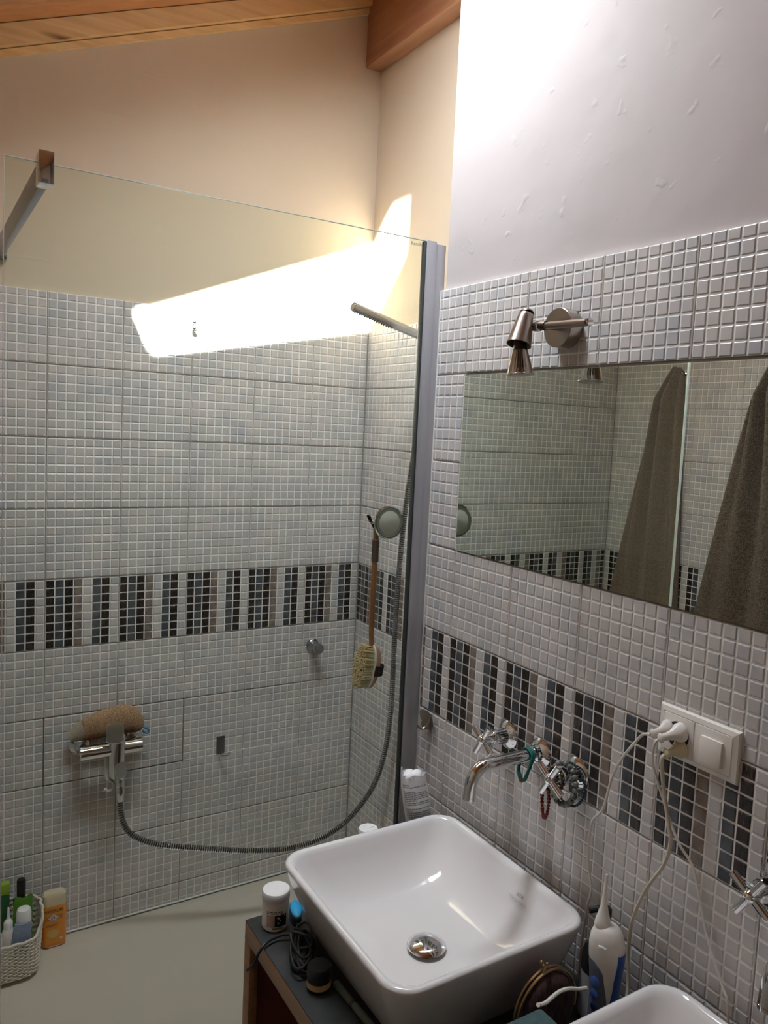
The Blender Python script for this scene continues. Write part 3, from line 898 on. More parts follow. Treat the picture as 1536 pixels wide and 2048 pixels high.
# head: tilted oval block, bristles towards -X
hx = Vector((0.16, 0.0, 0.987)).normalized(); hn = Vector((-0.987, 0.0, 0.16)).normalized(); hy = Vector((0, 1, 0))
hc = Vector((-0.3795, YB, 1.145))
def oval(s, off, cx=0.054, cyy=0.030, n=40):
    return [hc + hx * (cx * s * abs(math.cos(a)) ** 0.8 * (1 if math.cos(a) > 0 else -1)) + hy * (cyy * s * math.sin(a)) + hn * off for a in [2 * math.pi * k / n for k in range(n)]]
b = MB(); b.rings([oval(.90, -.011), oval(.98, -.007), oval(1, -.002), oval(1, .002)], 'beech'); b.build('head', t)
b = MB(); b.rings([oval(1.0, .0022), oval(1.01, .004), oval(.99, .0062)], 'white_matt'); b.build('bristle_base', t)
b = MB(); rr = random.Random(5)
for i in range(-9, 10):
    for j in range(-4, 5):
        u, v = i / 9.6, j / 4.6
        if u * u + v * v > 0.97: continue
        base = hc + hx * (0.052 * u) + hy * (0.028 * v) + hn * 0.006
        for q in range(3):
            tip = base + hn * (0.026 + rr.uniform(-.0015, .002)) + hx * (rr.uniform(-.0022, .0022) + .002 * u) + hy * (rr.uniform(-.0022, .0022) + .002 * v)
            b.cyl(base + hx * rr.uniform(-.001, .001) + hy * rr.uniform(-.001, .001), tip, 0.0012, 'bristle', r2=0.0018, seg=5)
stuff(b.build('bristles', t, smooth=0))
b = MB()
ring = smoothpath([hc + hn * .004 + hy * -.031 - hx * .004, hc - hn * .012 + hy * -.031 - hx * .004, hc - hn * .028 + hy * -.018 - hx * .004, hc - hn * .034 - hx * .004, hc - hn * .028 + hy * .018 - hx * .004, hc - hn * .012 + hy * .031 - hx * .004, hc + hn * .004 + hy * .031 - hx * .004], 6)
b.rings([[p + hx * .012, p + hx * .012 - (p - hc).normalized() * .0015, p - hx * .012 - (p - hc).normalized() * .0015, p - hx * .012] for p in ring], 'dark_strap'); b.build('hand_strap', t)

# ------------------------------------------------------------------ wicker basket and bottles on the tray
BX, BY, BZ = -1.124, -0.095, 0.1862
t = thing('wicker_basket', 'white wicker basket of bottles on the shower tray against the back wall', 'basket', (BX, BY, BZ))
def per(s, n, hx_=0.109, hy_=0.064, r=0.045):
    """point on a rounded rectangle, s in 0..1"""
    a, c = hx_ - r, hy_ - r; q = math.pi * r / 2; segs = [2 * c, q, 2 * a, q, 2 * c, q, 2 * a, q]; T = sum(segs); d = (s % 1) * T
    cs = [(hx_, -c), None, (a, hy_), None, (-hx_, c), None, (-a, -hy_), None]; ds = [(0, 1), None, (-1, 0), None, (0, -1), None, (1, 0), None]
    cen = [None, (a, c, 0), None, (-a, c, 90), None, (-a, -c, 180), None, (a, -c, 270)]
    for k, L_ in enumerate(segs):
        if d <= L_ or k == 7:
            if cen[k] is None:
                p = (cs[k][0] + ds[k][0] * d, cs[k][1] + ds[k][1] * d); nn = {0: (1, 0), 2: (0, 1), 4: (-1, 0), 6: (0, -1)}[k]
            else:
                an = math.radians(cen[k][2] + 90 * d / L_); nn = (math.cos(an), math.sin(an)); p = (cen[k][0] + r * nn[0], cen[k][1] + r * nn[1])
            return p, nn
        d -= L_
def bask(s, z, off):
    (x, y), (nx, ny) = per(s, 0)
    k = 0.90 + 0.10 * min(z / 0.15, 1)
    return (BX + x * k + nx * off, BY + y * k + ny * off, BZ + z)
def rimh(s):
    (x, y), n_ = per(s, 0)
    f = min(1, max(0, (y + 0.066) / 0.06)); f = f * f * (3 - 2 * f)
    return 0.105 + 0.060 * f
NS = 46
mb = MB()
for k in range(NS):
    s = k / NS; h = rimh(s)
    mb.tube([bask(s, z, 0) for z in (0.001, h * .33, h * .66, h - .002)], 0.0016, 'wicker_white', seg=5)
stuff(mb.build('stakes', t))
mb = MB(); rows = 21
for j in range(rows):
    pts_ = []
    for k in range(NS * 2):
        s = k / (NS * 2); h = rimh(s); off = 0.0026 * math.cos(math.pi * (k / 1.0) / 2 * 1 + math.pi * j) if k % 2 == 0 else 0.0
        off = 0.0026 * (1 if ((k // 2 + j) % 2 == 0) else -1) if k % 2 == 0 else 0.0
        pts_.append(bask(s, 0.004 + (h - 0.008) * j / (rows - 1), off))
    mb.tube(pts_, 0.0019, 'wicker_white', seg=6, closed=True)
stuff(mb.build('woven_strands', t))
mb = MB(); mb.tube([bask(k / 90, rimh(k / 90), 0.0022 * math.sin(k * 1.3)) for k in range(90)], 0.0036, 'wicker_white', seg=8, closed=True); mb.build('rim', t)
mb = MB(); mb.rings([[bask(k / 40, 0.0008, -0.001) for k in range(40)], [bask(k / 40, 0.004, -0.001) for k in range(40)]], 'wicker_white'); mb.build('base', t)

ZB = BZ + 0.0045
t = thing('white_bottle', 'white bottle with a domed cap standing in the wicker basket', 'bottle', (-1.062, -0.117, ZB))
b = MB(); b.lathe((-1.062, -0.117, ZB), (0, 0, 1), [(0, .016), (.003, .019), (.13, .0195), (.134, .0195)], 'white_plastic', seg=28); b.build('body', t)
b = MB(); b.lathe((-1.062, -0.117, ZB + .1345), (0, 0, 1), [(0, .0195), (.032, .0188), (.040, .016), (.043, .009)], 'white_matt', seg=28); b.build('cap', t)
t = thing('dropper_bottle', 'white squeeze bottle with a pointed nozzle in the wicker basket', 'bottle', (-1.101, -0.124, ZB))
b = MB(); b.lathe((-1.101, -0.124, ZB), (0, 0, 1), [(0, .012), (.003, .0165), (.115, .0168), (.13, .014), (.135, .011)], 'white_plastic', seg=24); b.build('body', t)
b = MB(); b.lathe((-1.101, -0.124, ZB + .135), (0, 0, 1), [(0, .0115), (.016, .0115), (.022, .008), (.026, .0042), (.055, .0026), (.058, .002)], 'white_matt', seg=20); b.build('nozzle_cap', t)
t = thing('green_sachet', 'flat green refill pouch behind the white bottle in the basket', 'pouch', (-1.048, -0.056, ZB))
b = MB()
gs = lambda z, y: [(-1.078, y, z), (-1.022, y, z)]
def pouch(x0, x1, z0, z1, y, th, mt, n=10):
    mb = MB()
    for sgn in (-1, 1):
        mb.grid(lambda u, v: (x0 + (x1 - x0) * u, y + sgn * th * math.sin(math.pi * u) ** .6 * max(0, 1 - v) ** .7, z0 + (z1 - z0) * v + 0.004 * math.sin(9 * u) * v), n, n, mt)
    return mb
pouch(-1.085, -1.036, ZB + .0, .380, -0.083, 0.010, 'green_pack').build('body', t, smooth=60)
b = MB(); b.box((-1.054, -0.0935, .336), (-1.040, -0.0915, .3385), 'white_matt'); b.build('tear_mark', t, smooth=0)
t = thing('black_cap_bottle', 'bottle with a tall black cap at the back of the basket', 'bottle', (-1.062, -0.057, ZB))
b = MB(); b.lathe((-1.062, -0.057, ZB), (0, 0, 1), [(0, .013), (.003, .015), (.16, .015), (.178, .011)], 'deep_green', seg=22); b.build('body', t)
b = MB(); b.lathe((-1.062, -0.057, ZB + .178), (0, 0, 1), [(0, .0115), (.045, .0115), (.049, .0095)], 'black_plastic', seg=22); b.build('cap', t)
t = thing('lime_carton', 'lime green packet leaning at the back left of the basket', 'packet', (-1.125, -0.050, ZB))
b = MB(); b.box((-1.165, -0.070, ZB + .0), (-1.092, -0.050, .388), 'deep_green', 0.002); b.build('lower_box', t)
b = MB(); b.box((-1.165, -0.070, .3882), (-1.092, -0.050, .420), 'lime_pack', 0.002); b.build('upper_flap', t)
t = thing('sponge', 'grey blue rectangular sponge tilted at the front of the basket', 'sponge', (-1.070, -0.136, .25))
b = MB(); b.box((-1.093, -0.1455, .258), (-1.048, -0.134, .336), 'sponge_blue', 0.003, rot=Matrix.Rotation(0.16, 3, 'Y') @ Matrix.Rotation(-0.1, 3, 'X')); b.build('foam_block', t)
t = thing('cream_pot', 'squat white pot at the front left corner of the basket', 'pot', (-1.128, -0.118, ZB))
b = MB(); b.lathe((-1.130, -0.118, ZB), (0, 0, 1), [(0, .015), (.004, .019), (.09, .019)], 'white_plastic', seg=24); b.build('body', t)
b = MB(); b.lathe((-1.130, -0.118, ZB + .0905), (0, 0, 1), [(0, .0195), (.022, .0195), (.024, .018)], 'white_matt', seg=24); b.build('lid', t)

t = thing('shower_gel', 'amber shower gel bottle standing beside the wicker basket', 'bottle', (-0.974, -0.040, BZ))
b = MB()
def gelring(hx_, hy_, z): return rrect(-0.974 - hx_, -0.974 + hx_, -0.040 - hy_, -0.040 + hy_, min(hy_, .013) * .9, z, 5)
b.rings([gelring(.026, .013, BZ), gelring(.031, .016, BZ + .004), gelring(.0325, .017, BZ + .02), gelring(.0325, .017, BZ + .11), gelring(.032, .0165, BZ + .126)], 'amber_gel'); b.build('body', t)
b = MB(); b.rings([gelring(.032, .0163, BZ + .1262), gelring(.0322, .0164, BZ + .145), gelring(.0315, .016, BZ + .157), gelring(.027, .013, BZ + .162)], 'clear_cap'); b.build('cap', t)
lb = MB(); yl = -0.0572
lb.text('MARSEILLAIS', (-1.001, yl, BZ + .1075), (1, 0, 0), (0, 0, 1), 0.0145, 'print_dark', width=0.049)
lb.prism([(-1.001, yl - .0004, BZ + .085), (-0.954, yl - .0004, BZ + .085), (-0.954, yl - .0004, BZ + .099), (-1.001, yl - .0004, BZ + .099)], (0, .0003, 0), 'amber_band')
lb.prism([(-0.978 + dx, yl - .0009, BZ + .092 + dz) for dx, dz in ((-.015, 0), (0, -.011), (.015, 0), (0, .011))], (0, .0003, 0), 'emblem_pale')
for dx, dz, w, h in ((-.004, .0, .003, .006), (.002, .0, .003, .006), (-.001, -.0085, .0022, .003), (-.001, .005, .002, .002)):
    lb.prism([(-0.978 + dx + a, yl - .0013, BZ + .092 + dz + c) for a, c in ((-w / 2, -h / 2), (w / 2, -h / 2), (w / 2, h / 2), (-w / 2, h / 2))], (0, .0003, 0), 'emblem_violet')
for z, w in ((.071, .036), (.067, .03)):
    lb.prism([(-0.998, yl - .0004, BZ + z), (-0.998 + w, yl - .0004, BZ + z), (-0.998 + w, yl - .0004, BZ + z + .0026), (-0.998, yl - .0004, BZ + z + .0026)], (0, .0003, 0), 'amber_band')
lb.prism([(-0.979 + .016 * math.cos(a), yl - .0004, BZ + .044 + .014 * math.sin(a)) for a in [2 * math.pi * k / 22 for k in range(22)]], (0, .0003, 0), 'cream_oval')
lb.prism([(-0.957 + .004 * math.cos(a), yl - .0004, BZ + .026 + .004 * math.sin(a)) for a in [2 * math.pi * k / 12 for k in range(12)]], (0, .0003, 0), 'emblem_pale')
lb.build('front_label', t, smooth=0)

# ------------------------------------------------------------------ vanity: cabinet, worktop, basins
ZT = 0.72
def edge_x(y): return -0.754 + 0.035 * (-0.945 - y) if y > -1.6 else -0.731
YE = -0.945
CX0 = -0.752
t = thing('vanity_cabinet', 'open wooden vanity cabinet with a pale front frame under the basins', 'cabinet', (-0.5, -1.6, 0))
b = MB(); b.box((CX0, YE - 0.03, 0.0), (CX0 + 0.018, YE, ZT - 0.040), 'ply_edge', 0.001); b.build('end_stile', t)
b = MB(); b.box((CX0 + 0.018, YE - 0.022, 0.0), (XM - 0.004, YE - 0.002, ZT - 0.040), 'cabinet_inside', 0.001); b.build('end_panel', t)
b = MB(); b.box((XM - 0.02, -2.35, 0.0), (XM - 0.004, YE - 0.022, ZT - 0.040), 'cabinet_inside'); b.build('back_panel', t)
b = MB(); b.box((CX0 + 0.005, -2.35, 0.30), (XM - 0.02, YE - 0.022, 0.318), 'cabinet_inside', 0.001); b.build('shelf', t)
b = MB(); b.box((CX0, -2.38, 0.0), (XM - 0.004, -2.35, ZT - 0.040), 'ply_edge', 0.001); b.build('end_panel', t)
b = MB(); b.box((CX0 + 0.008, -2.35, 0.0), (XM - 0.02, YE - 0.03, 0.06), 'cabinet_inside'); b.build('plinth', t)
t = thing('worktop', 'dark slate coloured vanity worktop with a pale plywood edge', 'worktop', (-0.51, -1.66, ZT))
b = MB(); b.box((CX0, -2.38, ZT - 0.0399), (XM - 0.002, YE, ZT - 0.0025), 'ply_edge', 0.0008); b.build('plywood_core', t)
b = MB(); b.box((CX0, -2.38, ZT - 0.0024), (XM - 0.002, YE, ZT), 'slate_top', 0.0006); b.build('slate_surface', t)

def make_basin(label):
    yc = -1.2235; t = thing('washbasin', label, 'washbasin', (-0.505, yc, ZT), 'square vessel basins')
    X0, X1, Y0, Y1 = -0.712, -0.304, -1.448, -0.998
    bx0, bx1, by0, by1 = -0.657, -0.345, -1.402, -1.036
    def sec(f, d, r, z):   # f: 0 base rectangle .. 1 rim rectangle, d: inset
        l = lambda a, c: a + (c - a) * f
        return rrect(l(bx0, X0) + d, l(bx1, X1) - d, l(by0, Y0) + d, l(by1, Y1) - d, r, z, 8)
    S = [sec(0, .012, .03, ZT + .0005), sec(0.0, .002, .038, ZT + .003), sec(0.03, 0, .04, ZT + .010), sec(.30, -.002, .044, ZT + .05), sec(.62, -.003, .048, ZT + .095), sec(.86, -.002, .05, ZT + .128),
         sec(.97, 0, .05, ZT + .143), sec(1, 0, .05, ZT + .1495), sec(1, .0025, .049, ZT + .1535), sec(1, .006, .047, ZT + .155), sec(1, .010, .045, ZT + .1545), sec(1, .0145, .043, ZT + .1515), sec(1, .0185, .042, ZT + .145)]
    for k in range(1, 9):   # inner wall, slopes in and rounds to the floor
        q = k / 8; ins = .0185 + .062 * q ** 1.15 + .022 * q ** 4; z = ZT + .145 - .106 * (1 - (1 - q) ** 1.5) * .93 - .004 * q
        S.append(sec(1, ins, .042 + .03 * q, z))
    S.append(sec(1, .135, .06, ZT + .0365)); S.append(sec(1, .170, .03, ZT + .034))
    b = MB(); b.rings(S, 'ceramic'); b.build('bowl', t, smooth=60)
    b = MB(); b.lathe((-0.507, yc - .008, ZT + .0345), (0, 0, 1), [(0, .024), (.001, .029), (.004, .029), (.005, .024)], 'dark_seal', seg=32); b.build('drain_ring', t)
    b = MB(); b.lathe((-0.507, yc - .008, ZT + .040), (0, 0, 1), [(0, .034), (.002, .037), (.006, .034), (.010, .025), (.0125, .011), (.013, .002)], 'chrome', seg=36); b.build('drain_plug', t)
    # faint maker's print on the inner slope at the wall side
    nn = Vector((-0.80, 0, 0.60)); up = Vector((0.60, 0, 0.80)); o = Vector((-0.3345, -1.275, ZT + .113))
    b = MB(); b.text('Villeroy & Boch', Vector((-0.3385, -1.262, ZT + .1085)) + nn * .0012, (0, -1, 0), up, 0.0075, 'print_faint', width=0.05)
    for dx, dz, w in ((0, .018, .008), (-.006, .012, .006), (.006, .012, .006), (0, .012, .003)):
        c = Vector((-0.3385, -1.287 - dx, ZT + .1085)) + up * dz + nn * .0014
        b.add([c + Vector((0, w / 2, 0)), c - up * .003, c - Vector((0, w / 2, 0)), c + up * .004], [(0, 1, 2, 3)], 'print_faint')
    b.build('printed_mark', t, smooth=0)
    return t
basin = make_basin('square white vessel basin on the worktop, nearer the shower screen')
dup(basin, (0, -0.605, 0), 'square white vessel basin cut off at the lower right corner', 'square vessel basins')

# ------------------------------------------------------------------ wall taps
ZTAP = 1.098
def make_taps(label):
    t = thing('wall_tap', label, 'tap', (XM, -1.25, ZTAP), 'wall mounted basin taps')
    for yh in (-1.150, -1.350):
        b = MB()
        b.lathe((XM, yh, ZTAP), (-1, 0, 0), [(0.0002, .029), (.003, .0295), (.007, .026), (.010, .020), (.013, .0165), (.030, .0150), (.042, .0165), (.046, .0150), (.0465, .0095), (.062, .0085)], 'chrome', seg=30)
        h = b.build('handle', t)
        hx_ = XM - 0.068; b = MB()
        b.ball((hx_, yh, ZTAP), 0.0105, 'chrome', seg=16, rg=10, s=(1.1, 1, 1))
        for an in (math.radians(32), math.radians(122)):
            dv = Vector((0, math.cos(an), math.sin(an)))
            for sg in (-1, 1):
                p0 = Vector((hx_, yh, ZTAP)); e = 0.036 if an < 1 else 0.038
                b.cyl(p0 + dv * sg * .006, p0 + dv * sg * e, 0.0062, 'chrome', seg=16, bev=0.0012)
        b.build('cross_grip', h)
    b = MB(); b.lathe((XM, -1.25, ZTAP), (-1, 0, 0), [(0.0002, .028), (.003, .0285), (.008, .024), (.012, .0175), (.020, .0165), (.022, .0125)], 'chrome', seg=30); b.build('spout_rosette', t)
    b = MB()
    pts_ = [Vector((XM - .02, -1.25, ZTAP + .001)), Vector((XM - .06, -1.25, ZTAP + .001)), Vector((XM - .10, -1.25, ZTAP + .001)), Vector((XM - .135, -1.25, ZTAP + .001))]
    for k in range(1, 11):
        a = math.radians(84 * k / 10); pts_.append(Vector((XM - .135 - .036 * math.sin(a), -1.25, ZTAP + .001 - .036 * (1 - math.cos(a)))))
    e = pts_[-1]; pts_ += [e + Vector((-.001, 0, -.010)), e + Vector((-.002, 0, -.022))]
    b.tube(pts_, 0.0122, 'chrome', seg=22); b.build('spout', t)
    b = MB(); p = pts_[-1]; b.cyl(p + Vector((0, 0, .0005)), p + Vector((-.0004, 0, -.006)), 0.0126, 'chrome', seg=22, bev=.0008); b.build('aerator', t)
    return t
taps = make_taps('chrome cross handle wall tap hung with bracelets above the nearer basin')
dup(taps, (0, -0.603, 0), 'chrome cross handle wall tap partly outside the right picture edge', 'wall mounted basin taps')

# bracelets
def bead_ring(name, label, pts_, r, mt, jit=0.0, seed=1):
    b = MB(); rr = random.Random(seed)
    for p in pts_: b.ball(p, r * (1 + rr.uniform(-jit, jit)), mt, seg=9, rg=6)
    o = b.build('beads'); t = thing(name, label, 'bracelet', root_of(pts_), 'bracelets hung on the tap')
    return t, o, b
def root_of(pts_):
    c = Vector((0, 0, 0))
    for p in pts_: c += Vector(p)
    return c / len(pts_)
def bracelet(label, pts_, r, mt, jit=0.1, seed=1, cord='black_cord'):
    t = thing('bracelet', label, 'bracelet', root_of(pts_), 'bracelets hung on the tap')
    rr = random.Random(seed); me = None
    b = MB(); b.tube(pts_, r * .3, cord, seg=5, closed=True); b.build('string', t)
    base = MB().ball((0, 0, 0), r, mt, seg=10, rg=7).mesh('bead', smooth=60)
    for p in pts_:
        o = bpy.data.objects.new('bead', base); COL.objects.link(o); o.parent = t
        o.location = Vector(p) - Vector(t.location); o.scale = [1 + rr.uniform(-jit, jit)] * 3
        o.rotation_euler = (rr.uniform(0, 6), rr.uniform(0, 6), 0)
    return t
def loop(c, ry, rz, x0, n, tilt=0.0, sq=1.0):
    out = []
    for k in range(n):
        a = 2 * math.pi * k / n
        out.append((x0 + tilt * math.sin(a), c[0] + ry * math.cos(a), c[1] + rz * math.sin(a)))
    return out
YH = -1.350
g = bracelet('grey stone bead bracelet around the bracelet laden tap handle', loop((YH - .003, 1.085), 0.031, .037, XM - .038, 20, .004), .0058, 'bead_grey', .12, 2)
c = MB(); c.box((XM - .046, YH + .002, 1.047), (XM - .040, YH + .020, 1.077), 'charm', .003); c.build('pale_charm', g)
bracelet('dark blue bead bracelet behind the grey one on the tap handle', loop((YH - .006, 1.083), .037, .0385, XM - .024, 44, .003), .0026, 'bead_blue', .1, 3)
bracelet('brown amber bead bracelet close to the cross grip of the tap', loop((YH + .001, 1.097), .0185, .0200, XM - .053, 15, .0), .0038, 'bead_brown', .12, 4)
red = []
for k in range(30):
    a = 2 * math.pi * k / 30; w = .013 * (1 + .15 * math.sin(a))
    red.append((XM - .066 + .004 * math.cos(a), YH + .011 + w * math.cos(a), 1.050 + .030 * math.sin(a)))
bracelet('dark red bead bracelet dangling from the tap grip', red, .0034, 'bead_red', .15, 5)
t = thing('bracelet', 'teal cord bracelet with a gold bead looped over the spout', 'bracelet', (XM - .036, -1.25, 1.08), 'bracelets hung on the tap')
b = MB()
for dx, w in ((0, 0), (.004, .002), (-.004, -.001)):
    pl = [(XM - .034 + dx, -1.25 + .0150 * math.cos(a), ZTAP + .0150 * math.sin(a)) for a in [math.radians(q) for q in (10, 40, 70, 90, 110, 140, 170)]]
    b.tube(smoothpath([(XM - .046 + dx, -1.247, 1.052), (XM - .043 + dx, -1.236 + w, 1.068)] + pl + [(XM - .044 + dx, -1.2655 + w, 1.075), (XM - .048 + dx, -1.259, 1.054), (XM - .048, -1.252, 1.0495)], 5), .0017, 'teal_cord', seg=6)
b.build('cord', t)
b = MB(); b.ball((XM - .047, -1.2495, 1.0495), .0048, 'brass'); b.build('gold_bead', t)

# butterfly hook at the wall's edge
t = thing('butterfly_hook', 'steel butterfly shaped hook on the mosaic beside the shower profile', 'hook', (XM, -0.868, 1.03))
b = MB()
def wing(yc_, zc_, a, bb, rot_):
    pts_ = []
    for k in range(18):
        q = 2 * math.pi * k / 18; y, z = a * math.cos(q) * (1 + .12 * math.cos(3 * q)), bb * math.sin(q)
        pts_.append((0, yc_ + y * math.cos(rot_) - z * math.sin(rot_), zc_ + y * math.sin(rot_) + z * math.cos(rot_)))
    return pts_
for yc_, zc_, a, bb, ro, tilt in ((-0.856, 1.038, .016, .015, .6, .10), (-0.858, 1.018, .012, .013, -.3, .10), (-0.884, 1.030, .012, .014, -.5, -.2), (-0.879, 1.014, .010, .011, .4, -.2)):
    w = wing(yc_, zc_, a, bb, ro)
    w = [(XM - .004 - max(0, tilt * (-.868 - p[1]) * (-1 if tilt > 0 else 1)) - abs(p[1] + .868) * .25, p[1], p[2]) for p in w]
    b.prism(w, (-.0012, 0, 0), 'nickel')
b.build('wings', t)
b = MB(); b.tube(smoothpath([(XM - .004, -0.868, 1.040), (XM - .010, -0.868, 1.022), (XM - .022, -0.866, 1.012), (XM - .034, -0.862, 1.020)], 5), .0030, 'nickel', seg=8); b.box((XM - .006, -0.872, 1.008), (XM - .0004, -0.864, 1.046), 'nickel', .001); b.build('prong', t)

# ------------------------------------------------------------------ double socket and switch plate, plugs, cables
YS0, YS1, ZS0, ZS1 = -1.530, -1.677, 1.211, 1.293
t = thing('socket_plate', 'white double plate with a socket and a rocker switch below the mirror', 'socket', (XM, -1.603, 1.252))
b = MB()
def pl(d, h): return [(XM - h, y, z) for y, z in ((YS0 - d, ZS0 + d), (YS1 + d, ZS0 + d), (YS1 + d, ZS1 - d), (YS0 - d, ZS1 - d))]
b.rings([pl(0, .0002), pl(0, .004), pl(.0016, .0075), pl(.009, .0095), pl(.0095, .0088)], 'white_plastic'); b.build('cover_frame', t, smooth=20)
b = MB(); b.box((XM - .0102, -1.5985, ZS0 + .0105), (XM - .0060, YS0 - .0105, ZS1 - .0105), 'white_plastic', .0006); so = b.build('socket_insert', t)
b = MB(); b.lathe((XM - .0104, -1.5695, 1.252), (-1, 0, 0), [(0, .0215), (.0003, .0215)], 'shadow_gap', seg=32); b.build('socket_well', so)
b = MB(); b.box((XM - .0102, YS1 + .0105, ZS0 + .0105), (XM - .0060, -1.6005, ZS1 - .0105), 'white_plastic', .0006); b.build('switch_insert', t)
b = MB(); b.box((XM - .0155, -1.6525, 1.2285), (XM - .0085, -1.6140, 1.2690), 'white_plastic', .0012, rot=Matrix.Rotation(0.05, 3, 'Y')); b.build('rocker', t)
def plug(name, label, base, tip, mt, flat=0.55, size=1.0, group='plugs in the wall socket'):
    base, tip = Vector(base), Vector(tip); L_ = (tip - base).length
    t = thing(name, label, 'plug', base, group)
    b = MB(); b.lathe(base, tip - base, [(0, .013 * size), (.004, .0155 * size), (.012 * size, .0150 * size), (.022 * size, .0085 * size), (.030 * size, .0062 * size), (L_ - .006, .0058), (L_ - .0055, .0075), (L_ - .002, .0075), (L_, .0045)], mt, seg=18, sx=1.0, sy=flat, xref=(0, .45, .9))
    b.build('body', t); return t
plug('power_plug', 'upper left white plug in the wall socket', (XM - .0112, -1.556, 1.2600), (XM - .054, -1.553, 1.2545), 'white_plastic', .6, .9)
plug('power_plug', 'upper right white plug in the wall socket', (XM - .0112, -1.582, 1.2625), (XM - .056, -1.570, 1.2535), 'white_plastic', .7, 1.0)
plug('power_plug', 'cream plug lowest in the wall socket', (XM - .0112, -1.5835, 1.2355), (XM - .052, -1.5805, 1.2315), 'cream_plastic', .7, .95)
def cable(label, pts_, r, mt):
    b = MB(); b.tube(smoothpath(pts_, 10), r, mt, seg=8)
    tag(b.build('power_cable', origin=pts_[0]), label, 'cable', 'cables from the wall socket')
XC = XM - .016
cable('thin white cable curving from the socket down behind the nearer basin', [(XM - .0545, -1.5525, 1.2542), (XM - .052, -1.541, 1.250), (XC - .022, -1.519, 1.235), (XC - .010, -1.474, 1.178), (XC - .003, -1.449, 1.131), (XC, -1.432, 1.068), (XC, -1.408, 1.030), (XC, -1.406, .962), (XC, -1.418, .912), (XC + .002, -1.410, .872), (XC + .004, -1.402, .80), (XC + .004, -1.40, .730)], .0024, 'cable_white')
cable('white cable running from the socket to the right basin', [(XM - .0565, -1.5695, 1.2528), (XM - .062, -1.568, 1.246), (XM - .058, -1.563, 1.222), (XM - .040, -1.556, 1.188), (XC - .010, -1.580, 1.118), (XC - .006, -1.599, 1.085), (XC, -1.622, 1.057), (XC, -1.645, .997), (XC, -1.657, .964), (XC, -1.690, .904), (XC, -1.700, .885), (XC + .003, -1.706, .82), (XC + .003, -1.708, .730)], .0022, 'cable_white')
cable('thicker cream cable from the socket to the water flosser', [(XM - .0525, -1.580, 1.2310), (XM - .057, -1.580, 1.224), (XM - .052, -1.579, 1.200), (XM - .042, -1.578, 1.165), (XC - .024, -1.590, 1.115), (XC - .022, -1.594, 1.090), (XC - .016, -1.580, 1.045), (XC - .014, -1.547, .983), (XC - .014, -1.526, .920), (XC - .014, -1.522, .863), (XC - .015, -1.528, .815), (XC - .022, -1.533, .785), (XC - .032, -1.535, .765), (XC - .038, -1.533, .758)], .0033, 'cable_cream')

# ------------------------------------------------------------------ things between the basins
t = thing('pump_bottle', 'black pump bottle with a grey label behind the water flosser', 'bottle', (-0.316, -1.482, ZT))
b = MB(); b.lathe((-0.316, -1.482, ZT), (0, 0, 1), [(0, .030), (.003, .034), (.115, .034), (.128, .030), (.138, .018), (.143, .013)], 'black_plastic', seg=30); b.build('body', t)
b = MB(); b.lathe((-0.316, -1.482, ZT + .012), (0, 0, 1), [(0, .0343), (.080, .0343)], 'print_faint', seg=30, cap0=False, cap1=False); b.build('label', t)
b = MB(); b.lathe((-0.316, -1.482, ZT + .143), (0, 0, 1), [(0, .0135), (.016, .0135), (.018, .0075), (.040, .0075), (.043, .0115), (.057, .0115), (.060, .008)], 'black_plastic', seg=18)
b.tube([(-0.316, -1.482, ZT + .197), (-0.322, -1.472, ZT + .196), (-0.328, -1.460, ZT + .188)], .0055, 'black_plastic', seg=10); b.build('pump', t)

FX, FY = -0.362, -1.527
fr_ = Vector((-.755, -.656, 0)); rt_ = Vector((.656, -.755, 0))
t = thing('water_flosser', 'white and blue cordless water flosser standing between the basins', 'water flosser', (FX, FY, ZT))
bodyp = [(0, .021, .020), (.004, .024, .023), (.03, .0245, .023), (.06, .0235, .022), (.10, .0235, .0225), (.135, .026, .0235), (.16, .0285, .0245), (.18, .029, .024), (.195, .0265, .0225), (.207, .021, .018), (.213, .014, .012), (.215, .006, .005)]
def fsec(h):
    for (h0, a0, c0), (h1, a1, c1) in zip(bodyp, bodyp[1:]):
        if h0 <= h <= h1:
            f = (h - h0) / (h1 - h0); return a0 + (a1 - a0) * f, c0 + (c1 - c0) * f
    return bodyp[-1][1:]
def fpt(h, ang, off=0.0):
    a, c = fsec(h); lean = 0.004 * math.sin(h * 12)
    return Vector((FX, FY, ZT + h)) + rt_ * ((a + off) * math.sin(ang) + lean) + fr_ * ((c + off) * math.cos(ang))
b = MB(); hs = [bodyp[0][0]] + [k / 60 * .215 for k in range(1, 60)] + [.215]
b.rings([[fpt(h, 2 * math.pi * k / 32) for k in range(32)] for h in hs], 'white_plastic'); b.build('body', t, smooth=60)
def fpatch(h0, h1, a0, a1, off, mt, name, parent):
    mb = MB(); mb.grid(lambda u, v: fpt(h0 + (h1 - h0) * v, a0(v) + (a1(v) - a0(v)) * u, off * (1 if 0 < u < 1 and 0 < v < 1 else .2)), 12, 24, mt); return mb.build(name, parent, smooth=60)
panel = fpatch(.006, .157, lambda v: -1.35, lambda v: .08 - .16 * math.sin(v * 9) - (.75 * max(0, (v - .85) / .15) ** 2), .0012, 'flosser_dark', 'button_panel', t)
fpatch(.004, .172, lambda v: .40 - .16 * math.sin(v * 6.5) + .35 * max(0, (v - .75) / .25), lambda v: 2.3, .0012, 'flosser_blue', 'blue_grip', t)
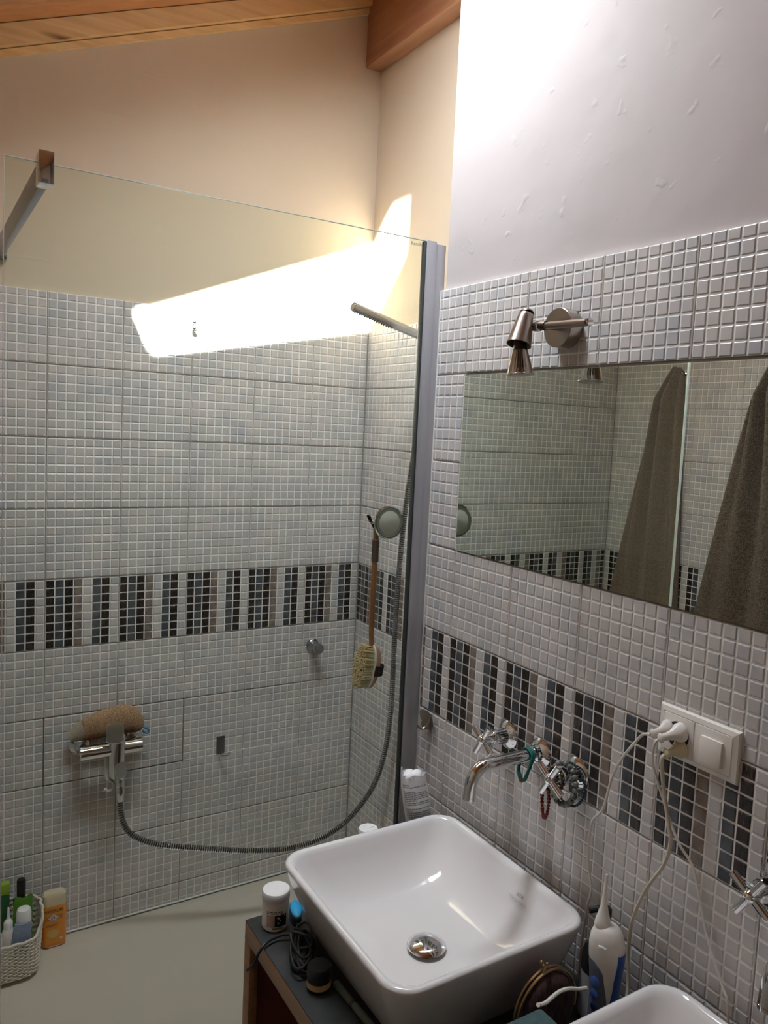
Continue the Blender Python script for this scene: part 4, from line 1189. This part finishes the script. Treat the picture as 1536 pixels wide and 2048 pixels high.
for h, r, mt in ((.124, .0085, 'button_blue'), (.103, .008, 'button_blue'), (.081, .0055, 'button_navy')):
    p = fpt(h, -.62, .0012); n_ = (p - Vector((FX, FY, p.z))).normalized(); b = MB(); b.lathe(p, n_, [(0, r), (.001, r), (.0018, r * .8)], mt, seg=16); b.build('button', panel)
p = fpt(.045, -.62, .0012); n_ = (p - Vector((FX, FY, p.z))).normalized(); b = MB(); b.lathe(p, n_, [(0, .0075), (.001, .0075), (.002, .006)], 'button_navy', seg=18, sx=.85, sy=2.2); b.build('button', panel)
b = MB(); q0 = Vector((FX, FY, ZT)) - rt_ * .006
b.lathe(q0 + Vector((0, 0, .208)), Vector((0.01, 0, 1)), [(0, .0125), (.003, .0135), (.012, .0120), (.02, .0095), (.034, .0058), (.055, .0036), (.075, .0026), (.088, .0021)], 'white_plastic', seg=18); b.build('jet_tip', t)
b = MB(); p = fpt(.186, -.25, .0); b.tube([p + rt_ * -.006, p, p + rt_ * .006 - Vector((0, 0, .002))], .0022, 'white_matt', seg=8); b.build('release_button', t)

t = thing('coin_purse', 'burgundy velvet coin purse with a rounded metal clasp frame', 'purse', (-0.443, -1.484, ZT))
b = MB()
def purse_ring(f, th): return [(-0.443 + .060 * f * math.cos(a) * (1.0 if math.sin(a) > 0 else 1.02), -1.484 + th, ZT + .068 + (.064 if math.sin(a) > 0 else .0665) * f * math.sin(a)) for a in [2 * math.pi * k / 36 for k in range(36)]]
b.rings([purse_ring(f, th) for f, th in ((.3, -.017), (.7, -.0145), (.92, -.009), (1, 0), (.92, .009), (.7, .0145), (.3, .017))], 'purse_velvet'); b.build('pouch', t, smooth=60)
b = MB()
for dy in (-.004, .004):
    b.tube([(-0.443 + .0625 * math.cos(a), -1.484 + dy, ZT + .068 + .0665 * math.sin(a)) for a in [math.radians(-12 + 204 * k / 30) for k in range(31)]], .0026, 'brass', seg=8)
b.build('clasp_frame', t)
b = MB()
for dx, dy in ((-.005, -.004), (.005, .004)):
    b.tube([(-0.452 + dx, -1.484 + dy, ZT + .133), (-0.452 + dx * .6, -1.484 + dy, ZT + .142), (-0.452 - dx * .5, -1.484 + dy, ZT + .147)], .0022, 'brass', seg=8); b.ball((-0.452 - dx * .5, -1.484 + dy, ZT + .148), .0034, 'brass')
b.build('kiss_clasp', t)
t = thing('teal_pouch', 'teal fabric pouch in front of the coin purse', 'pouch', (-0.57, -1.563, ZT))
b = MB(); b.rings([rrect(-.632, -.512, -1.588, -1.541, .01, ZT + .0005, 4), rrect(-.634, -.508, -1.590, -1.538, .012, ZT + .06, 4), rrect(-.631, -.510, -1.587, -1.541, .008, ZT + .131, 4), rrect(-.628, -.514, -1.584, -1.545, .006, ZT + .1355, 4)], 'teal_cloth'); b.build('fabric_body', t, smooth=50)
cable('short white lead between the teal pouch and the water flosser', [(-.511, -1.536, .8535), (-.503, -1.530, .846), (-.485, -1.526, .8405), (-.469, -1.522, .8405), (-.450, -1.520, .8425), (-.430, -1.520, .840), (-.410, -1.521, .833), (-.392, -1.522, .829)], .0032, 'cable_white')

# ------------------------------------------------------------------ things at the far end of the worktop
t = thing('cream_jar', 'white screw top jar with a printed label on the worktop corner', 'jar', (-0.706, -0.988, ZT))
jc = (-0.706, -0.988, ZT)
b = MB(); b.lathe(jc, (0, 0, 1), [(0, .023), (.003, .0262), (.050, .0268), (.058, .0255), (.060, .0240)], 'white_plastic', seg=36); b.build('body', t)
b = MB(); b.lathe((jc[0], jc[1], ZT + .0602), (0, 0, 1), [(0, .0268), (.001, .0275), (.015, .0275), (.0168, .0262)], 'white_matt', seg=36); b.build('lid', t)
def cylpatch(c, r, a0, a1, z0, z1, mt, mb, n=10):
    mb.grid(lambda u, v: (c[0] + r * math.cos(a0 + (a1 - a0) * u), c[1] + r * math.sin(a0 + (a1 - a0) * u), z0 + (z1 - z0) * v), n, 1, mt)
b = MB(); front = math.atan2(-1.37, -.61)
ang = lambda d: front + math.radians(d)
cylpatch(jc, .0272, ang(-38), ang(-2), ZT + .012, ZT + .037, 'label_taupe', b)
cylpatch(jc, .0273, ang(-2), ang(50), ZT + .013, ZT + .037, 'label_black', b)
cylpatch(jc, .0272, ang(-12), ang(34), ZT + .0075, ZT + .0115, 'label_olive', b)
for z, segs in ((.0425, ((-38, -26), (-23, -10), (-7, 6), (9, 30))), (.0395, ((-38, -24), (-21, -4), (-1, 16), (19, 34)))):
    for a0, a1 in segs: cylpatch(jc, .0273, ang(a0), ang(a1), ZT + z, ZT + z + .0014, 'print_dark', b, 4)
for a, z in ((8, .030), (14, .029), (10, .019), (18, .024), (38, .033)):
    cylpatch(jc, .02745, ang(a), ang(a + 6), ZT + z, ZT + z + .0035, 'emblem_pale', b, 3)
b.build('printed_label', t, smooth=0)

t = thing('trimmer', 'bright blue and black gadget with its cord beside the jar', 'trimmer', (-0.667, -0.990, ZT))
ax = Vector((-.30, -.95, 0)).normalized(); sx_ = Vector((.95, -.30, 0))
def cap_ring(f, z, cx=.034, cyv=.0125): return [Vector((-0.660, -0.985, z)) + ax * (cx * f * math.cos(a)) + sx_ * (cyv * f * math.sin(a)) for a in [2 * math.pi * k / 28 for k in range(28)]]
b = MB(); b.rings([cap_ring(.9, ZT + .0005), cap_ring(1, ZT + .004), cap_ring(1, ZT + .014), cap_ring(.95, ZT + .017)], 'black_plastic'); b.build('casing', t)
b = MB(); b.rings([cap_ring(.88, ZT + .0172), cap_ring(.86, ZT + .020), cap_ring(.6, ZT + .0225)], 'gadget_blue'); b.build('blue_face', t)
b = MB(); rr = random.Random(9)
c0 = Vector((-.697, -1.095, ZT + .006))
for k in range(9):
    la = .058 + rr.uniform(-.016, .012); lb_ = .016 + rr.uniform(-.006, .006); ro = rr.uniform(-.2, .2); z0 = .0005 + k * .0022
    d1 = Vector((-.30, -.95, 0)).normalized(); d1 = Vector((d1.x * math.cos(ro) - d1.y * math.sin(ro), d1.x * math.sin(ro) + d1.y * math.cos(ro), 0)); d2 = Vector((-d1.y, d1.x, 0))
    o_ = c0 + Vector((rr.uniform(-.004, .004), rr.uniform(-.012, .012), z0))
    b.tube([o_ + d1 * (la * math.cos(a)) + d2 * (lb_ * math.sin(a)) + Vector((0, 0, .002 * math.sin(3 * a))) for a in [2 * math.pi * q / 40 for q in range(40)]], .0026, 'black_cord', seg=7, closed=True)
b.tube(smoothpath([c0 + Vector((-.012, .03, .028)), c0 + Vector((0, .012, .031)), c0 + Vector((.013, -.008, .030)), c0 + Vector((.012, -.014, .018)), c0 + Vector((-.006, -.004, .012)), c0 + Vector((-.016, .008, .016)), c0 + Vector((-.012, .026, .027))], 6), .003, 'black_cord', seg=7)
b.tube(smoothpath([(-0.672, -1.018, ZT + .010), (-0.680, -1.040, ZT + .014), (-0.690, -1.055, ZT + .012)], 5), .003, 'black_cord', seg=7)
b.tube(smoothpath([(-.692, -1.052, ZT + .014), (-.708, -1.040, ZT + .012), (-.722, -1.036, ZT + .009), (-.742, -1.040, ZT + .009), (-.757, -1.048, ZT + .006), (-.766, -1.048, ZT - .006), (-.769, -1.043, ZT - .022), (-.770, -1.030, ZT - .040), (-.7715, -1.012, ZT - .058)], 8), .0027, 'black_cord', seg=7)
b.build('cord', t)

t = thing('balm_jar', 'small black lidded jar with a beige band on the worktop', 'jar', (-0.708, -1.190, ZT))
b = MB(); b.lathe((-.708, -1.190, ZT), (0, 0, 1), [(0, .018), (.003, .0215), (.022, .0215), (.026, .019)], 'jar_glass', seg=30)
b.lathe((-.708, -1.190, ZT + .002), (0, 0, 1), [(0, .015), (.021, .0195)], 'print_dark', seg=24); b.build('glass_body', t)
b = MB(); b.lathe((-.708, -1.190, ZT + .009), (0, 0, 1), [(0, .0217), (.011, .0217)], 'jar_band', seg=30, cap0=False, cap1=False); b.build('paper_band', t)
b = MB(); b.lathe((-.708, -1.190, ZT + .0262), (0, 0, 1), [(0, .0215), (.001, .0222), (.016, .0218), (.019, .020)], 'black_plastic', seg=30); b.build('lid', t)
t = thing('eyeliner_tube', 'slim grey green cosmetic tube lying along the basin base', 'tube', (-0.676, -1.26, ZT))
b = MB(); b.cyl((-.679, -1.200, ZT + .0068), (-.6765, -1.258, ZT + .0068), .0066, 'tube_green', seg=18, bev=.001); b.build('barrel', t)
b = MB(); b.cyl((-.6765, -1.2585, ZT + .0068), (-.6763, -1.2635, ZT + .0068), .0052, 'nickel_dark', seg=16); b.build('collar', t)
b = MB(); b.cyl((-.6763, -1.264, ZT + .0068), (-.6735, -1.335, ZT + .0068), .0066, 'tube_green', seg=18, bev=.001); b.build('cap', t)
t = thing('lotion_bottle', 'white bottle with a flat cap peeping over the far rim of the basin', 'bottle', (-0.487, -0.967, ZT))
b = MB(); b.lathe((-.487, -.967, ZT), (0, 0, 1), [(0, .017), (.003, .0198), (.105, .0198), (.112, .018)], 'white_plastic', seg=28); b.build('body', t)
b = MB(); b.lathe((-.487, -.967, ZT + .1125), (0, 0, 1), [(0, .0203), (.027, .0208), (.0285, .0198)], 'white_matt', seg=30); b.build('cap', t)
b = MB(); b.box((-.484, -.9685, ZT + .1411), (-.474, -.9673, ZT + .1414), 'print_grey'); b.build('embossed_mark', t, smooth=0)

t = thing('cotton_pad_bag', 'printed clear bag of cotton pads leaning by the grey profile', 'bag', (-0.352, -0.966, ZT))
def bagpt(z, a, off=0.0):
    f = (z - ZT) / .24; lean = -.050 * (f - .55)
    w = .031 + off - .004 * max(0, (f - .86) / .14); d = .019 + off
    cr = 1 + .03 * math.sin(7 * a + f * 11) + .02 * math.sin(13 * a - f * 23)
    ca, sa = math.cos(a), math.sin(a)
    p = lambda v: math.copysign(abs(v) ** .75, v)
    return Vector((-.354 + lean + w * p(ca) * cr, -.963 + d * p(sa) * cr, z))
b = MB(); zs = [ZT + .0005] + [ZT + .24 * k / 26 for k in range(1, 26)]
b.rings([[bagpt(z, 2 * math.pi * k / 40) for k in range(40)] for z in zs], 'bag_film', cap1=True); b.build('film', t, smooth=70)
b = MB(); rr = random.Random(12); ztop_ = zs[-1]
rg = []
for k in range(48):
    a = 2 * math.pi * k / 48; e = bagpt(ztop_, a, .0005); q = bagpt(ztop_, a, -.001)
    h = .006 + .006 * abs(math.sin(2.5 * a)) + rr.uniform(-.002, .002)
    if 2.7 < a < 3.2: h += .016
    rg.append((e, e + Vector((rr.uniform(-.003, .003), rr.uniform(-.003, .003), h)), q))
b.add([p for r in rg for p in r[:2]], [(2 * k, 2 * ((k + 1) % 48), 2 * ((k + 1) % 48) + 1, 2 * k + 1) for k in range(48)], 'bag_film'); b.build('torn_edge', t, smooth=70)
b = MB()
for k, (dx, dy, r) in enumerate(((-.012, -.004, .013), (.004, -.006, .014), (.014, .002, .012), (-.004, .005, .015))):
    b.ball((bagpt(ztop_, 0).x - .030 + dx, -.963 + dy, ztop_ + .004), r, 'cotton', seg=14, rg=8, s=(1, .9, .8))
b.build('cotton_pads', t, smooth=60)
b = MB(); z = ztop_ - .012
mid = -2.0
while z > ZT + .02:
    a = mid - 1.05
    end = mid + rr.choice((1.1, 1.1, 1.0, 1.05, .2, -.3))
    while a < end:
        w = rr.uniform(.10, .3); a1 = min(a + w, end)
        b.grid(lambda u, v: bagpt(z + .0017 * v, a + (a1 - a) * u, .0006), 3, 1, 'print_grey'); a = a1 + .04
    z -= rr.choice((.0045, .0045, .0045, .010))
stuff(b.build('printed_lines', t, smooth=0))

# ------------------------------------------------------------------ wall spotlight
LX = XM - .066
t = thing('wall_spotlight', 'brushed nickel wall spotlight above the mirror, switched off', 'lamp', (XM, -1.247, 1.92))
b = MB(); b.lathe((XM, -1.249, 1.921), (-1, 0, 0), [(0.0002, .0365), (.0290, .0368), (.0300, .0358)], 'nickel', seg=44); b.build('wall_rosette', t)
b = MB(); b.cyl((XM - .030, -1.249, 1.921), (LX, -1.249, 1.921), .006, 'nickel', seg=14); b.build('stem', t)
b = MB(); b.cyl((LX, -1.255, 1.9195), (LX, -1.362, 1.9165), .0068, 'nickel', seg=18, bev=.001); b.cyl((LX, -1.3625, 1.9165), (LX, -1.3665, 1.9164), .0045, 'chrome', seg=12); b.cyl((LX, -1.367, 1.9164), (LX, -1.370, 1.9163), .0078, 'chrome', seg=18, bev=.0008); b.build('cross_bar', t)
b = MB(); b.tube(smoothpath([(LX - .004, -1.232, 1.918), (LX - .002, -1.244, 1.921), (LX, -1.258, 1.9195)], 4), .0088, 'nickel_dark', seg=12); b.box((LX - .012, -1.246, 1.910), (LX + .004, -1.232, 1.926), 'chrome_worn', .003); b.build('swivel_joint', t)
hx0 = Vector((-0.347, -1.217, 1.9435)); hx1 = Vector((-0.367, -1.2240, 1.882)); hd = hx1 - hx0
b = MB(); b.lathe(hx0, hd, [(0, .0125), (.002, .0142), (.010, .0150), (.0105, .0156), (.0625, .0235), (.063, .0222), (.056, .020), (.03, .012)], 'nickel', seg=34); hd_o = b.build('lamp_head', t)
b = MB(); b.lathe(hx0 + hd.normalized() * -.004, hd + Vector((0, -.012, 0)), [(0, .006), (.0005, .0125), (.004, .0138)], 'nickel_dark', seg=28); b.build('top_cap', t)
b = MB(); q = hx1 - hd.normalized() * .012; ed = Vector((.045, -.045, -1)).normalized()
b.lathe(q, ed, [(0, .0115), (.016, .0125), (.020, .0145)], 'nickel_dark', seg=24)
rg = []
for h, r in ((.018, .0142), (.028, .0165), (.040, .0195), (.052, .0222), (.0605, .0240)):
    ring = []; x_, y_, a_ = basis(ed)
    for k in range(96):
        an = 2 * math.pi * k / 96; rr_ = r * (1.0 if k % 4 < 2 else .86); ring.append(q + a_ * h + (x_ * math.cos(an) + y_ * math.sin(an)) * rr_)
    rg.append(ring)
n0 = len(b.f); b.rings(rg, 'nickel_bright'); di = b.m('nickel_dark')
for k in range(96 * 3):
    if k % 4 in (2,): b.mi[n0 + k] = di
b.lathe(q + ed * .0606, ed, [(0, .0238), (.001, .0254), (.0032, .0254), (.004, .0235)], 'nickel_bright', seg=40); bulb = b.build('reflector_bulb', t, smooth=25)
b = MB(); b.lathe(q + ed * .0648, ed, [(0, .0225), (.0008, .021)], 'white_matt', seg=30); b.build('lens', bulb)

# ------------------------------------------------------------------ towels on the left wall (seen in the mirror)
def towel(yc_, ztop_, zbot, wl_, wr_, mt, label, depth, seed, folds):
    t = thing('towel', label, 'towel', (XL, yc_, ztop_), 'towels on the left wall')
    rr = random.Random(seed); ph = [rr.uniform(0, 6) for _ in range(4)]
    def fn(u, v):
        sp = v ** .8
        y = yc_ + (wl_ * (1 - u) - wr_ * u) * (.15 + .85 * sp)
        fold = (.5 + .5 * math.sin(folds * 2 * math.pi * u + ph[0] + .6 * math.sin(2 * v + ph[1]))) ** .8
        dome = math.sin(math.pi * min(1, max(0, u))) ** .45
        x = XL + .012 + (depth * (.35 + .65 * (1 - .35 * v)) * dome) * (.30 + .70 * fold) * min(1, .30 + v * 6)
        z = ztop_ - (ztop_ - zbot) * v + .012 * math.sin(5 * u + ph[2]) * v - (0.035 * abs(2 * u - 1) ** 2 * (1 - v))
        return (x, y, z)
    b = MB(); b.grid(fn, 90, 60, mt); b.grid(lambda u, v: (XL + .008, fn(u, v)[1], fn(u, v)[2]), 12, 12, mt); b.build('cloth', t, smooth=80)
    return t
towel(-0.338, 2.012, 0.95, .300, .068, 'towel_olive', 'slim olive towel hanging on the left wall, seen in the mirror', .095, 4, 3.0)
towel(-0.752, 2.035, 0.90, .300, .33, 'towel_grey', 'coarse grey brown towel hanging wider, seen in the right mirror pane', .12, 8, 3.5)
for y in (-0.338, -0.752):
    t = thing('towel_hook', 'chrome hook on the left wall under the ' + ('slim olive' if y > -.5 else 'coarse grey brown') + ' towel', 'hook', (XL, y, 1.985))
    b = MB(); b.lathe((XL, y, 1.985), (1, 0, 0), [(0.0002, .014), (.004, .014), (.006, .006), (.022, .005)], 'chrome', seg=16); b.build('peg', t)
